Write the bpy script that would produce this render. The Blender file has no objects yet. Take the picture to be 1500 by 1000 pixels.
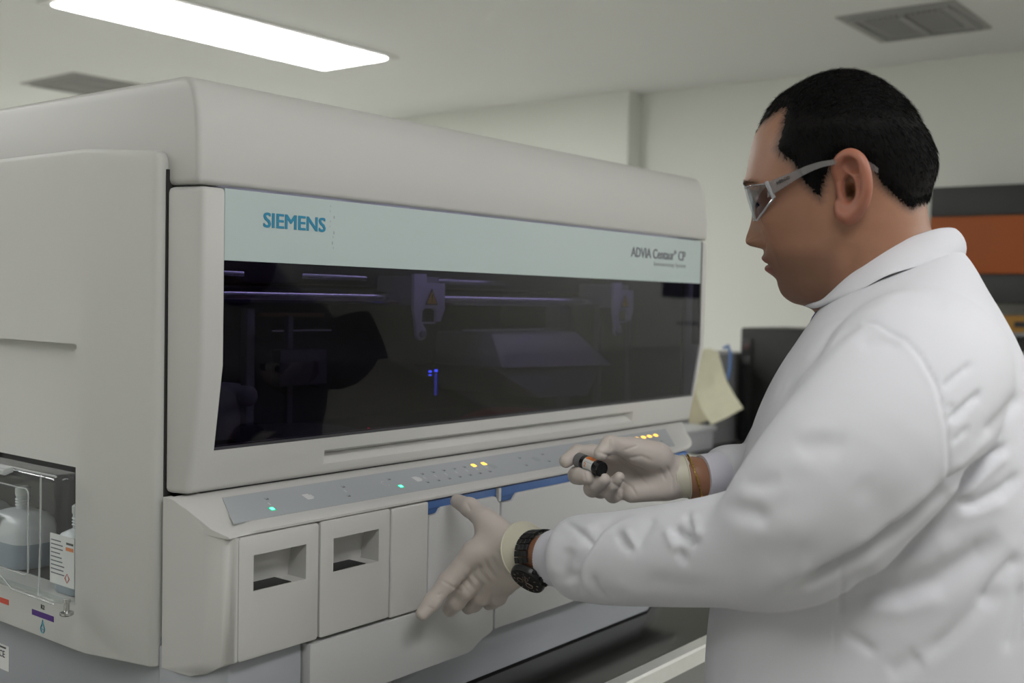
import bpy, bmesh, math, random
import numpy as np
from mathutils import Vector, Matrix, Euler

S = bpy.context.scene
COL = S.collection
R = math.radians
ZC = 1.38                       # height of the lens above the floor; lengths below are metres from the lens foot

# ------------------------------------------------------------------ camera
YAW, PITCH, ROLL, FPX = R(38.0), R(2.18), R(1.18), 1628.0
_fh = np.array([math.cos(YAW), math.sin(YAW), 0.0])
_r0 = np.array([math.sin(YAW), -math.cos(YAW), 0.0])
_f = _fh * math.cos(PITCH) - np.array([0, 0, 1.0]) * math.sin(PITCH)
_u0 = np.cross(_r0, _f)
_r = _r0 * math.cos(ROLL) + _u0 * math.sin(ROLL)
_u = _u0 * math.cos(ROLL) - _r0 * math.sin(ROLL)
cam = bpy.data.cameras.new('camera')
cam_ob = bpy.data.objects.new('camera', cam)
COL.objects.link(cam_ob)
cam.sensor_width = 36.0
cam.lens = 36.0 * FPX / 1500.0
cam.clip_start = 0.02
cam.dof.use_dof = True
cam.dof.focus_distance = 1.27
cam.dof.aperture_fstop = 5.0
M = Matrix(((_r[0], _u[0], -_f[0], 0), (_r[1], _u[1], -_f[1], 0), (_r[2], _u[2], -_f[2], ZC), (0, 0, 0, 1)))
cam_ob.matrix_world = M
S.camera = cam_ob


def P(px, py, dep):
    """world point seen at a photo pixel, dep metres along the view axis"""
    d = _f + _r * (px - 750) / FPX - _u * (py - 500) / FPX
    p = d * dep
    return np.array([p[0], p[1], p[2] + ZC])


# ------------------------------------------------------------------ world, exposure
S.view_settings.view_transform = 'Standard'
S.view_settings.look = 'None'
S.view_settings.exposure = 0.0
S.view_settings.gamma = 1.0
S.view_settings.use_curve_mapping = False
W = bpy.data.worlds.new('world')
S.world = W
W.use_nodes = True
W.node_tree.nodes['Background'].inputs[0].default_value = (0.8, 0.84, 0.85, 1)
W.node_tree.nodes['Background'].inputs[1].default_value = 0.02
LIGHT_POWER = 18.0              # emission strength of each ceiling fitting


# ------------------------------------------------------------------ materials
def mat(name, col, rough=0.5, metal=0.0, bump=0.0, bscale=300.0, vary=0.0, vscale=6.0, spec=0.5, coat=0.0, sss=0.0):
    m = bpy.data.materials.new(name)
    m.use_nodes = True
    nt = m.node_tree
    b = nt.nodes['Principled BSDF']
    b.inputs['Base Color'].default_value = (*col, 1)
    b.inputs['Roughness'].default_value = rough
    b.inputs['Metallic'].default_value = metal
    b.inputs['Specular IOR Level'].default_value = spec
    b.inputs['Coat Weight'].default_value = coat
    if sss:
        b.inputs['Subsurface Weight'].default_value = sss
        b.inputs['Subsurface Radius'].default_value = (0.008, 0.003, 0.0015)
        b.inputs['Subsurface Scale'].default_value = 0.6
    if bump or vary:
        tc = nt.nodes.new('ShaderNodeTexCoord')
    if bump:
        n = nt.nodes.new('ShaderNodeTexNoise')
        n.inputs['Scale'].default_value = bscale
        n.inputs['Detail'].default_value = 3
        nt.links.new(tc.outputs['Object'], n.inputs['Vector'])
        bp = nt.nodes.new('ShaderNodeBump')
        bp.inputs['Strength'].default_value = bump
        bp.inputs['Distance'].default_value = 0.001
        nt.links.new(n.outputs['Fac'], bp.inputs['Height'])
        nt.links.new(bp.outputs['Normal'], b.inputs['Normal'])
    if vary:
        n2 = nt.nodes.new('ShaderNodeTexNoise')
        n2.inputs['Scale'].default_value = vscale
        n2.inputs['Detail'].default_value = 5
        nt.links.new(tc.outputs['Object'], n2.inputs['Vector'])
        mx = nt.nodes.new('ShaderNodeMix')
        mx.data_type = 'RGBA'
        mx.inputs[6].default_value = (*[c * (1 - vary) for c in col], 1)
        mx.inputs[7].default_value = (*[min(1, c * (1 + vary)) for c in col], 1)
        nt.links.new(n2.outputs['Fac'], mx.inputs[0])
        nt.links.new(mx.outputs[2], b.inputs['Base Color'])
    return m


def emis(name, col, s):
    m = bpy.data.materials.new(name)
    m.use_nodes = True
    b = m.node_tree.nodes['Principled BSDF']
    b.inputs['Base Color'].default_value = (*col, 1)
    b.inputs['Emission Color'].default_value = (*col, 1)
    b.inputs['Emission Strength'].default_value = s
    return m


def clear(name, tint, rough=0.03, ior=1.5, body=None, amount=0.0):
    """thin clear sheet: tinted see-through with a fresnel gloss, optionally a little milky body"""
    m = bpy.data.materials.new(name)
    m.use_nodes = True
    nt = m.node_tree
    nt.nodes.remove(nt.nodes['Principled BSDF'])
    t = nt.nodes.new('ShaderNodeBsdfTransparent')
    t.inputs[0].default_value = (*tint, 1)
    g = nt.nodes.new('ShaderNodeBsdfGlossy')
    g.inputs['Roughness'].default_value = rough
    fr = nt.nodes.new('ShaderNodeFresnel')
    fr.inputs[0].default_value = ior
    geo = nt.nodes.new('ShaderNodeNewGeometry')
    mul = nt.nodes.new('ShaderNodeMath')
    mul.operation = 'MULTIPLY_ADD'          # gloss only on faces turned outward
    mul.inputs[1].default_value = -1.0
    mul.inputs[2].default_value = 1.0
    nt.links.new(geo.outputs['Backfacing'], mul.inputs[0])
    m2 = nt.nodes.new('ShaderNodeMath')
    m2.operation = 'MULTIPLY'
    nt.links.new(fr.outputs[0], m2.inputs[0])
    nt.links.new(mul.outputs[0], m2.inputs[1])
    mx = nt.nodes.new('ShaderNodeMixShader')
    nt.links.new(m2.outputs[0], mx.inputs[0])
    src = t
    if body:
        d = nt.nodes.new('ShaderNodeBsdfDiffuse')
        d.inputs[0].default_value = (*body, 1)
        mb = nt.nodes.new('ShaderNodeMixShader')
        mb.inputs[0].default_value = amount
        nt.links.new(t.outputs[0], mb.inputs[1])
        nt.links.new(d.outputs[0], mb.inputs[2])
        src = mb
    nt.links.new(src.outputs[0], mx.inputs[1])
    nt.links.new(g.outputs[0], mx.inputs[2])
    nt.links.new(mx.outputs[0], nt.nodes['Material Output'].inputs[0])
    return m


PLASTIC = mat('warm_grey_plastic', (0.53, 0.523, 0.508), 0.48, bump=0.12, bscale=900, vary=0.02, vscale=3)
PLASTIC_SIDE = mat('side_plastic', (0.58, 0.58, 0.56), 0.5, bump=0.12, bscale=900, vary=0.02, vscale=3)
FLAPM = mat('flap_plastic', (0.49, 0.49, 0.495), 0.48, bump=0.1, bscale=900, vary=0.02)
PLASTIC_COOL_SHADED = mat('cool_shaded_plastic', (0.37, 0.385, 0.42), 0.45, bump=0.1, bscale=900, vary=0.02)  # cool grey, with the bluish shade low on the front mixed in
OVERLAY = mat('overlay_grey', (0.37, 0.39, 0.41), 0.42, bump=0.05, bscale=700)
BAND = mat('pale_blue_band', (0.45, 0.53, 0.53), 0.3)
BLUE = mat('blue_handle_plastic', (0.055, 0.13, 0.34), 0.45)
BLACK = mat('black_plastic', (0.012, 0.012, 0.013), 0.5)
GAP = mat('dark_gap', (0.03, 0.03, 0.03), 0.8)
TEAL = mat('teal_print', (0.005, 0.21, 0.36), 0.5)
GREYPRINT = mat('grey_print', (0.13, 0.13, 0.16), 0.5)
PALEPRINT = mat('pale_grey_print', (0.33, 0.36, 0.37), 0.5)
WHITEPRINT = mat('white_print', (0.62, 0.63, 0.63), 0.5)
LABEL = mat('white_label', (0.75, 0.75, 0.74), 0.5)
INK = mat('black_ink', (0.03, 0.03, 0.035), 0.6)
ORANGE = mat('orange_print', (0.75, 0.20, 0.03), 0.5)
RED = mat('red_print', (0.55, 0.06, 0.03), 0.5)
PURPLE = mat('purple_print', (0.07, 0.015, 0.20), 0.5)
CYAN = mat('cyan_print', (0.03, 0.35, 0.50), 0.5)
STEEL = mat('steel', (0.55, 0.55, 0.55), 0.25, 1.0)
CLEARP = clear('clear_plastic', (0.93, 0.95, 0.95), 0.05, 1.5, (0.8, 0.82, 0.82), 0.06)
WINDOWG = clear('smoked_glass', (0.41, 0.39, 0.46), 0.02, 1.4)


# ------------------------------------------------------------------ mesh helpers
def link(o, parent=None):
    COL.objects.link(o)
    if parent is not None:
        o.parent = parent
    return o


def mesh_obj(name, verts, faces, m, parent=None, smooth=None):
    me = bpy.data.meshes.new(name)
    me.from_pydata([tuple(map(float, v)) for v in verts], [], [tuple(map(int, f)) for f in faces])
    me.update()
    if smooth is not None:
        me.polygons.foreach_set('use_smooth', [True] * len(me.polygons))
        if smooth < 180:
            me.set_sharp_from_angle(angle=R(smooth))
    for mm in (m if isinstance(m, (list, tuple)) else [m]):
        me.materials.append(mm)
    return link(bpy.data.objects.new(name, me), parent)


class MB:
    """collects shapes of one piece"""

    def __init__(s):
        s.v, s.f = [], []

    def add(s, verts, faces):
        k = len(s.v)
        s.v += [tuple(v) for v in verts]
        s.f += [tuple(i + k for i in f) for f in faces]
        return s

    def box(s, x0, x1, y0, y1, z0, z1):
        v = [(x, y, z) for x in (x0, x1) for y in (y0, y1) for z in (z0, z1)]
        return s.add(v, [(0, 1, 3, 2), (4, 6, 7, 5), (0, 4, 5, 1), (2, 3, 7, 6), (0, 2, 6, 4), (1, 5, 7, 3)])

    def prism(s, pts, axis, a, b):
        """pts in the two other axes (x,y / x,z / y,z order), extruded from a to b"""
        n = len(pts)
        ar = sum(pts[i][0] * pts[(i + 1) % n][1] - pts[(i + 1) % n][0] * pts[i][1] for i in range(n))
        if ar < 0:
            pts = list(pts)[::-1]
        def mk(p, c):
            return {'x': (c, p[0], p[1]), 'y': (p[0], c, p[1]), 'z': (p[0], p[1], c)}[axis]
        v = [mk(p, a) for p in pts] + [mk(p, b) for p in pts]
        flip = (axis == 'y') ^ (b < a)
        fs = [tuple(range(n))[::-1], tuple(range(n, 2 * n))] + [(i, (i + 1) % n, n + (i + 1) % n, n + i) for i in range(n)]
        if flip:
            fs = [f[::-1] for f in fs]
        return s.add(v, fs)

    def loft(s, rings, cap=True, closed=True):
        n = len(rings[0])
        k = []
        for r in rings:
            k += [tuple(p) for p in r]
        fs = []
        for i in range(len(rings) - 1):
            for j in range(n if closed else n - 1):
                fs.append((i * n + j, i * n + (j + 1) % n, (i + 1) * n + (j + 1) % n, (i + 1) * n + j))
        if cap:
            fs.append(tuple(range(n))[::-1])
            fs.append(tuple(range((len(rings) - 1) * n, len(rings) * n)))
        return s.add(k, fs)

    def tube(s, pts, rad, n=10, cap=True, closed=False):
        pts = [np.array(p, float) for p in pts]
        rads = rad if hasattr(rad, '__len__') else [rad] * len(pts)
        prev = None
        rings = []
        m = len(pts)
        for i, p in enumerate(pts):
            if closed:
                t = pts[(i + 1) % m] - pts[i - 1]
            else:
                t = pts[min(i + 1, m - 1)] - pts[max(i - 1, 0)]
            t = t / (np.linalg.norm(t) + 1e-12)
            if prev is None:
                a = np.array([0, 0, 1.0]) if abs(t[2]) < 0.9 else np.array([1.0, 0, 0])
                u = np.cross(t, a)
            else:
                u = prev - t * (prev @ t)
            u /= np.linalg.norm(u)
            prev = u
            w = np.cross(t, u)
            rings.append([p + rads[i] * (u * math.cos(q) + w * math.sin(q)) for q in np.linspace(0, 2 * math.pi, n, endpoint=False)])
        if closed:
            rings.append(rings[0])
        return s.loft(rings, cap and not closed)

    def lathe(s, prof, c, axis, n=24):
        """prof: (radius, height) along axis from point c"""
        c = np.array(c, float)
        t = np.array(axis, float)
        t /= np.linalg.norm(t)
        a = np.array([0, 0, 1.0]) if abs(t[2]) < 0.9 else np.array([1.0, 0, 0])
        u = np.cross(t, a)
        u /= np.linalg.norm(u)
        w = np.cross(t, u)
        rings = [[c + t * h + r * (u * math.cos(q) + w * math.sin(q)) for q in np.linspace(0, 2 * math.pi, n, endpoint=False)] for r, h in prof]
        return s.loft(rings)

    def build(s, name, m, parent=None, smooth=35, bevel=0, seg=2, angle=40):
        o = mesh_obj(name, s.v, s.f, m, parent, None)
        bm = bmesh.new()
        bm.from_mesh(o.data)
        bmesh.ops.recalc_face_normals(bm, faces=bm.faces)
        bm.to_mesh(o.data)
        bm.free()
        if bevel:
            apply_bevel(o, bevel, seg, angle)
        if smooth:
            o.data.polygons.foreach_set('use_smooth', [True] * len(o.data.polygons))
            o.data.set_sharp_from_angle(angle=R(smooth))
        return o


def bake(o):
    """replace the mesh by its evaluated (modified) mesh"""
    dg = bpy.context.evaluated_depsgraph_get()
    dg.update()
    me = bpy.data.meshes.new_from_object(o.evaluated_get(dg), depsgraph=dg)
    o.modifiers.clear()
    old = o.data
    o.data = me
    me.name = o.name
    bpy.data.meshes.remove(old)
    return o


def apply_bevel(o, w, seg=2, angle=40):
    md = o.modifiers.new('b', 'BEVEL')
    md.width = w
    md.segments = seg
    md.limit_method = 'ANGLE'
    md.angle_limit = R(angle)
    md.harden_normals = False
    return bake(o)


def cut(o, mb, op='DIFFERENCE'):
    c = mb.build('cutter', GAP, None, smooth=0)
    md = o.modifiers.new('c', 'BOOLEAN')
    md.object = c
    md.operation = op
    md.solver = 'EXACT'
    bake(o)
    me = c.data
    bpy.data.objects.remove(c)
    bpy.data.meshes.remove(me)
    return o


def sharp(o, a=35):
    o.data.polygons.foreach_set('use_smooth', [True] * len(o.data.polygons))
    o.data.set_sharp_from_angle(angle=R(a))
    return o


def empty(name, loc=(0, 0, 0)):
    o = bpy.data.objects.new(name, None)
    o.empty_display_size = 0.05
    o['at'] = loc
    return link(o)


def adopt(root):
    """parts are built in world coordinates; keep them there under a moved root"""
    root.location = root['at']
    del root['at']
    for c in root.children:
        c.matrix_parent_inverse = Matrix.Translation(root.location).inverted()
    return root


def tag(o, label, cat, group=None):
    o['label'] = label
    o['category'] = cat
    if group:
        o['group'] = group
    return o


def struct(o):
    o['kind'] = 'structure'
    return o


def rrect(a0, a1, b0, b1, r, n=5):
    pts = []
    for (ca, cb, s0) in ((a1 - r, b1 - r, 0), (a0 + r, b1 - r, 90), (a0 + r, b0 + r, 180), (a1 - r, b0 + r, 270)):
        for k in range(n + 1):
            q = R(s0 + 90 * k / n)
            pts.append((ca + r * math.cos(q), cb + r * math.sin(q)))
    return pts


def text(name, body, size, m, origin, xdir, ydir, parent, sx=1.0, bold=0.0, align='LEFT', thick=0.0002):
    """lettering as a thin mesh: baseline starts at origin, runs along xdir, up is ydir"""
    cu = bpy.data.curves.new(name, 'FONT')
    cu.body = body
    cu.size = size
    cu.align_x = align
    cu.offset = bold
    cu.extrude = thick
    cu.resolution_u = 3
    o = link(bpy.data.objects.new(name, cu))
    dg = bpy.context.evaluated_depsgraph_get()
    me = bpy.data.meshes.new_from_object(o.evaluated_get(dg), depsgraph=dg)
    bpy.data.objects.remove(o)
    bpy.data.curves.remove(cu)
    me.name = name
    x = Vector(xdir).normalized()
    y = Vector(ydir).normalized()
    z = x.cross(y)
    mw = Matrix(((x[0], y[0], z[0], origin[0]), (x[1], y[1], z[1], origin[1]), (x[2], y[2], z[2], origin[2]), (0, 0, 0, 1)))
    me.transform(mw @ Matrix.Diagonal((sx, 1, 1, 1)))
    me.materials.clear()
    me.materials.append(m)
    return link(bpy.data.objects.new(name, me), parent)


# ------------------------------------------------------------------ the room
XW = 4.62                                                     # end wall
ZCEIL = ZC + 1.0
WALL = mat('painted_wall', (0.80, 0.81, 0.76), 0.7, bump=0.05, bscale=60, vary=0.015, vscale=1.5)
CEIL = mat('painted_ceiling', (0.81, 0.82, 0.80), 0.8, bump=0.04, bscale=80, vary=0.02, vscale=1.2)
FLOORM = mat('vinyl_floor', (0.42, 0.41, 0.38), 0.35, vary=0.06, vscale=2)
X0, X1, Y0, Y1 = -2.6, XW + 0.12, -3.2, 6.8
struct(MB().box(X0, X1, Y0, Y1, -0.12, 0).build('floor', FLOORM, smooth=0))
struct(MB().box(X0, X1, Y0, Y1, ZCEIL, ZCEIL + 0.12).build('ceiling', CEIL, smooth=0))
w = MB()
w.box(XW, X1, Y0, Y1, 0, ZCEIL)
w.box(XW - 0.09, XW + 0.01, 3.24, 6.8, 0, ZCEIL)
w.box(XW - 0.11, XW + 0.01, 2.85, 3.25, 0, ZCEIL)
struct(w.build('wall_right', WALL, smooth=0))
struct(MB().box(X0, X1, Y1, Y1 + 0.12, 0, ZCEIL).build('wall_back', WALL, smooth=0))
struct(MB().box(X0 - 0.12, X0, Y0, Y1, 0, ZCEIL).build('wall_left', WALL, smooth=0))
struct(MB().box(X0, X1, Y0 - 0.12, Y0, 0, ZCEIL).build('wall_front', WALL, smooth=0))

# ceiling fittings
FRAME = mat('white_enamel', (0.7, 0.7, 0.68), 0.4)


def ceiling_light(x, y, label, L=1.27, Wd=0.385, k=1.1):
    dm = emis('lit_diffuser', (1.0, 1.0, 0.985), LIGHT_POWER * k)
    r = empty('ceiling_light', (x, y, ZCEIL))
    f = MB()
    for (a, b, c, d) in ((x - L / 2 - .035, x + L / 2 + .035, y - Wd / 2 - .035, y - Wd / 2), (x - L / 2 - .035, x + L / 2 + .035, y + Wd / 2, y + Wd / 2 + .035),
                         (x - L / 2 - .035, x - L / 2, y - Wd / 2, y + Wd / 2), (x + L / 2, x + L / 2 + .035, y - Wd / 2, y + Wd / 2)):
        f.box(a, b, c, d, ZCEIL - .008, ZCEIL + .004)
    f.build('frame', FRAME, r, smooth=0)
    MB().loft([[(x + sx * (L / 2 - i), y + sy * (Wd / 2 - i), ZCEIL + h) for sx, sy in ((1, 1), (-1, 1), (-1, -1), (1, -1))] for i, h in ((0, .001), (0, -.009), (.012, -.016))]).build('diffuser', dm, r, smooth=0)
    tag(r, label, 'light')
    return adopt(r)


ceiling_light(2.715, 3.50, 'lit rectangular ceiling light panel above the white analyzer')
OFF = [(3.85, 5.6, 1.0, 'unseen added ceiling panel deep in the room, beyond the analyzer'),  # out-of-view panels added; places and strengths fitted to the wanted brightness
       (-0.2, 3.50, 1.25, 'unseen added ceiling panel above the left side of the laboratory'),
       (-0.9, 2.90, 1.0, 'unseen added ceiling panel over the far left of the laboratory'),
       (2.2, -1.2, 1.05, 'unseen added ceiling panel over the aisle behind the man'),
       (4.0, -1.2, 1.0, 'unseen added ceiling panel at the right rear of the laboratory'),
       (0.3, -0.3, 0.62, 'dimmer unseen added ceiling panel over the aisle in front of the analyzer')]
for a in OFF:
    ceiling_light(a[0], a[1], a[3], k=a[2])

VENTM = mat('grey_vent_metal', (0.36, 0.36, 0.35), 0.5)
VENTD = mat('dark_vent_throat', (0.02, 0.02, 0.02), 0.9)


def ceiling_vent(x0, x1, y0, y1, label):
    r = empty('ceiling_vent', ((x0 + x1) / 2, (y0 + y1) / 2, ZCEIL))
    z = ZCEIL
    b = 0.07
    f = MB()
    f.prism([(x0, y0), (x1, y0), (x1, y1), (x0, y1)], 'z', z - .006, z + .001)
    o = f.build('frame', VENTM, r, smooth=0)
    cut(o, MB().box(x0 + b, x1 - b, y0 + b, y1 - b, z - .05, z + .05))
    MB().box(x0 + b, x1 - b, y0 + b, y1 - b, z - .002, z + .0005).build('throat', VENTD, r, smooth=0)
    f = MB()
    i = 0.03
    for (p, q, c, d) in ((x0 + i, x1 - i, y0 + i, y0 + i + .012), (x0 + i, x1 - i, y1 - i - .012, y1 - i), (x0 + i, x0 + i + .012, y0 + i + .012, y1 - i - .012), (x1 - i - .012, x1 - i, y0 + i + .012, y1 - i - .012)):
        f.box(p, q, c, d, z - .014, z - .005)
    f.build('rim', VENTM, r, smooth=0)
    n = 14
    sl0 = None
    for k in range(n):
        yy = y0 + b + (y1 - y0 - 2 * b) * (k + .5) / n
        if sl0 is None:
            sl0 = MB().prism([(-.0046, -.0045), (.0052, -.0125), (.0058, -.0115), (-.0040, -.0035)], 'x', x0 + b, x1 - b).build('slat', VENTM, r, smooth=0)
            s = sl0
        else:
            s = sl0.copy()
            link(s, r)
        s.location = (0, yy, z)
    MB().box(x0 + b, x1 - b, (y0 + y1) / 2 - .012, (y0 + y1) / 2 + .012, z - .016, z - .002).build('mullion', VENTM, r, smooth=0)
    tag(r, label, 'vent')
    return adopt(r)


ceiling_vent(3.74, 4.18, 1.13, 1.53, 'grey slatted air vent in the ceiling above the man')
ceiling_vent(2.80, 3.22, 4.77, 5.25, 'ceiling air vent half hidden behind the top of the analyzer')

# ------------------------------------------------------------------ the bench
BZ = ZC - 0.52
BENCHM = mat('dark_brushed_steel', (0.15, 0.15, 0.145), 0.2, 0.9, bump=0.05, bscale=40, vary=0.2, vscale=5)
bn = empty('lab_bench', (2.5, 1.3, 0))
MB().box(0.1, XW - .004, 0.815, 1.95, BZ - .022, BZ).build('worktop', BENCHM, bn, bevel=.002)
EDGE = mat('bright_steel_edge', (0.80, 0.80, 0.78), 0.35, 0.6, vary=0.15, vscale=12)
MB().prism([(.789, BZ - .024), (.789, BZ - .002), (.792, BZ + .001), (.813, BZ + .001), (.813, BZ - .024)], 'x', 0.1, XW - .004).build('edge_strip', EDGE, bn)
MB().box(0.1, XW - .004, 0.80, 0.812, BZ - .075, BZ - .026).build('apron', mat('grey_apron', (.26, .26, .26), .4, .5), bn, smooth=0)
DARKCAB = mat('dark_cabinet', (0.035, 0.035, 0.037), 0.5)
for k in range(7):
    a = 0.10 + k * 0.64
    MB().box(a, a + .62, 0.86, 1.90, 0.0, BZ - .024).build('cabinet', DARKCAB, bn, smooth=0)
    MB().box(a + .01, a + .61, 0.842, 0.8585, 0.10, BZ - .10).build('cabinet_door', DARKCAB, bn, bevel=.003)
tag(bn, 'long dark steel laboratory bench with bright metal front edge under the analyzer', 'bench')
adopt(bn)


# ------------------------------------------------------------------ the analyzer
def zz(pts):
    return [(a, b + ZC) for a, b in pts]


AN = empty('analyzer', (1.26, 1.35, BZ))
ML, MR = 0.708, 1.814                # left and right ends

# top cover: front profile rolls gently back into the flat top
prof = [(.970, .1135), (.970, .150), (.9708, .172), (.9722, .188), (.9747, .202), (.9782, .2128), (.983, .2203), (.990, .2250), (1.0, .2268),
        (1.66, .2268), (1.72, .210), (1.74, .170), (1.74, .1135)]
o = MB().prism(zz(prof), 'x', ML, MR).build('top_cover', PLASTIC, AN, smooth=0)
for v in o.data.vertices:            # the end faces lean in a little
    if v.co.x > MR - .001:
        v.co.x -= max(0, (v.co.z - ZC - .15)) * 0.18
apply_bevel(o, .006, 3, 30)
sharp(o, 40)

# chassis walls around the working space
c = MB()
c.box(.714, 1.80, 1.60, 1.72, BZ + .02, ZC + .10)
c.box(.714, .735, 1.03, 1.62, ZC - .19, ZC + .11)
c.box(1.786, 1.805, 1.03, 1.62, BZ + .02, ZC + .11)
c.build('chassis', PLASTIC_SIDE, AN, smooth=0)
INNER = mat('inner_dark_grey', (0.045, 0.045, 0.055), 0.5)
i_ = MB()
i_.box(.736, 1.785, 1.42, 1.44, ZC - .215, ZC + .11)
i_.box(.736, 1.785, .998, 1.42, ZC - .225, ZC - .214)
i_.box(.736, .742, 1.0, 1.42, ZC - .215, ZC + .11)
i_.box(1.780, 1.785, 1.0, 1.42, ZC - .215, ZC + .11)
i_.box(.736, 1.785, 1.0, 1.42, ZC + .104, ZC + .110)
i_.build('inner_lining', INNER, AN, smooth=0)

# front door, window and printed band
DP = [(.970, .1115), (.970, -.0768), (.9906, -.2150)]            # outer face


def dface(z):
    if z > -.0768:
        return .970
    return .970 + (-.0768 - z) / (.2150 - .0768) * .0206


door = MB().prism(zz([(.970, .1115), (.970, -.0768), (.9906, -.2148), (1.018, -.2148), (1.018, .1115)]), 'x', .7035, MR).build('front_door', PLASTIC, AN, smooth=0)
for v in door.data.vertices:         # the left flank is splayed, the right end tucks in towards the bottom
    if v.co.x < .71 and v.co.y < 1.0:
        v.co.x = .7142
    if v.co.x > 1.8 and v.co.z < ZC - .1:
        v.co.x = 1.802
apply_bevel(door, .006, 3, 25)
cut(door, MB().box(.742, 1.7957, .90, 1.10, ZC - .1695, ZC + .2))
gr = MB()
za, zb = -.1845, -.2015
gr.add([(.9036, .90, ZC + zb), (1.5985, .90, ZC + zb), (1.5985, .90, ZC + za), (.9036, .90, ZC + za),
        (.9036, dface(zb) - .0002, ZC + zb), (1.5985, dface(zb) - .0002, ZC + zb), (1.5985, dface(za), ZC + za), (.9036, dface(za), ZC + za),
        (.912, dface(za) + .013, ZC + za - .005), (1.585, dface(za) + .013, ZC + za - .005)],
       [(0, 1, 2, 3), (0, 4, 5, 1), (3, 2, 6, 7), (0, 3, 7, 4), (1, 5, 6, 2), (7, 6, 9, 8), (4, 8, 9, 5), (4, 7, 8), (5, 9, 6)])
cut(door, gr)
sharp(door, 30)
pane = MB().prism(zz([(.9708, .0350), (.9708, -.0768), (dface(-.166) + .0008, -.1660), (dface(-.166) + .0038, -.1660), (.9738, -.0768), (.9738, .0350)]), 'x', .7435, 1.7905)
o = pane.build('window_pane', WINDOWG, door, smooth=0)
o['label'] = 'smoked glass window pane'
o = MB().prism(zz([(.9706, .1112), (.9706, .0351), (.975, .0351), (.975, .1112)]), 'x', .7430, 1.7905).build('header_band', BAND, door, smooth=0)
o['label'] = 'pale blue printed band above the glass'
TRIM = mat('dark_window_edge', (0.05, 0.048, 0.058), 0.4)
t = MB()
t.prism(zz([(dface(-.166) + .0006, -.1660), (dface(-.1695) + .0006, -.1694), (dface(-.1695) + .01, -.1694), (dface(-.166) + .01, -.1660)]), 'x', .743, 1.795)
t.box(1.7908, 1.7955, .9715, .985, ZC - .075, ZC + .111)
t.build('window_trim', TRIM, door, smooth=0)
t = text('lettering', 'SIEMENS', .0228, TEAL, (.7942, .9703, ZC + .0733), (1, 0, 0), (0, 0, 1), door)
t['label'] = 'teal lettering'


def embolden(o, d):
    """heavier strokes: the same outlines laid side by side"""
    bm = bmesh.new()
    bm.from_mesh(o.data)
    base = o.data.copy()
    for k, (a, b) in enumerate(((d, 0), (0, d * .6), (d, d * .6), (d * .5, d * .3))):
        m2 = base.copy()
        m2.transform(Matrix.Translation((a, -.00002 * (k + 1), b)))
        bm.from_mesh(m2)
        bpy.data.meshes.remove(m2)
    bm.to_mesh(o.data)
    bm.free()
    bpy.data.meshes.remove(base)


embolden(t, .0011)


def fit(o, x0, x1):
    xs = [v.co.x for v in o.data.vertices]
    k = (x1 - x0) / (max(xs) - min(xs))
    m0 = min(xs)
    for v in o.data.vertices:
        v.co.x = x0 + (v.co.x - m0) * k


fit(t, .7945, .8858)
t = text('model_lettering', 'ADVIA Centaur\u00b0 CP', .0232, GREYPRINT, (1.554, .9703, ZC + .0735), (1, 0, 0), (0, 0, 1), door)
embolden(t, .0005)
fit(t, 1.5538, 1.7335)
t['label'] = 'dark grey lettering'
t = text('small_lettering', 'Immunoassay System', .0105, PALEPRINT, (1.626, .9703, ZC + .0615), (1, 0, 0), (0, 0, 1), door)
fit(t, 1.627, 1.735)
# faint scuffs on the band
t = MB()
random.seed(4)
for k in range(9):
    x = .8945 + random.uniform(-.0035, .0045)
    z0 = ZC + .105 - k * .006
    t.box(x, x + random.uniform(.0006, .002), .97035, .9705, z0 - random.uniform(.0006, .004), z0)
t.build('scuff_mark', PALEPRINT, door, smooth=0)

# working space behind the glass
RAILM = mat('polished_rail', (0.75, 0.73, 0.85), 0.16, 1.0)
CARM = mat('lilac_grey_carriage', (0.62, 0.60, 0.72), 0.5)
MIDG = mat('mid_grey_fitting', (0.30, 0.30, 0.33), 0.5)
YEL = mat('warning_yellow', (0.85, 0.52, 0.06), 0.5)


def inner(n, mb, m, **k):
    return mb.build(n, m, AN, **k)


inner('guide_rail', MB().tube([(.742, 1.12, ZC - .002), (1.78, 1.12, ZC - .002)], .0095, 20), RAILM)
inner('guide_rail', MB().tube([(.742, 1.17, ZC + .004), (1.78, 1.17, ZC + .004)], .006, 16), RAILM)
inner('gantry_beam', MB().box(.742, 1.78, 1.20, 1.26, ZC + .015, ZC + .075), mat('gantry_dark', (.06, .06, .07), .4), bevel=.003)
for (a, b) in ((.86, .94), (1.04, 1.165), (1.30, 1.50)):
    inner('beam_cover', MB().box(a, b, 1.185, 1.198, ZC + .022, ZC + .030), RAILM, bevel=.001)
CO = [(1.1553, .0329), (1.1812, .0337), (1.1816, .0207), (1.2208, .0209), (1.2219, -.0168), (1.2129, -.035), (1.2035, -.0349), (1.2038, -.0197), (1.1979, -.0158),
      (1.1795, -.0159), (1.1735, -.0198), (1.173, -.0362), (1.1815, -.0450), (1.1832, -.052), (1.1810, -.0585), (1.1726, -.0622), (1.1650, -.0592), (1.1625, -.0550), (1.1599, -.0348), (1.1555, -.0172)]
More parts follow.
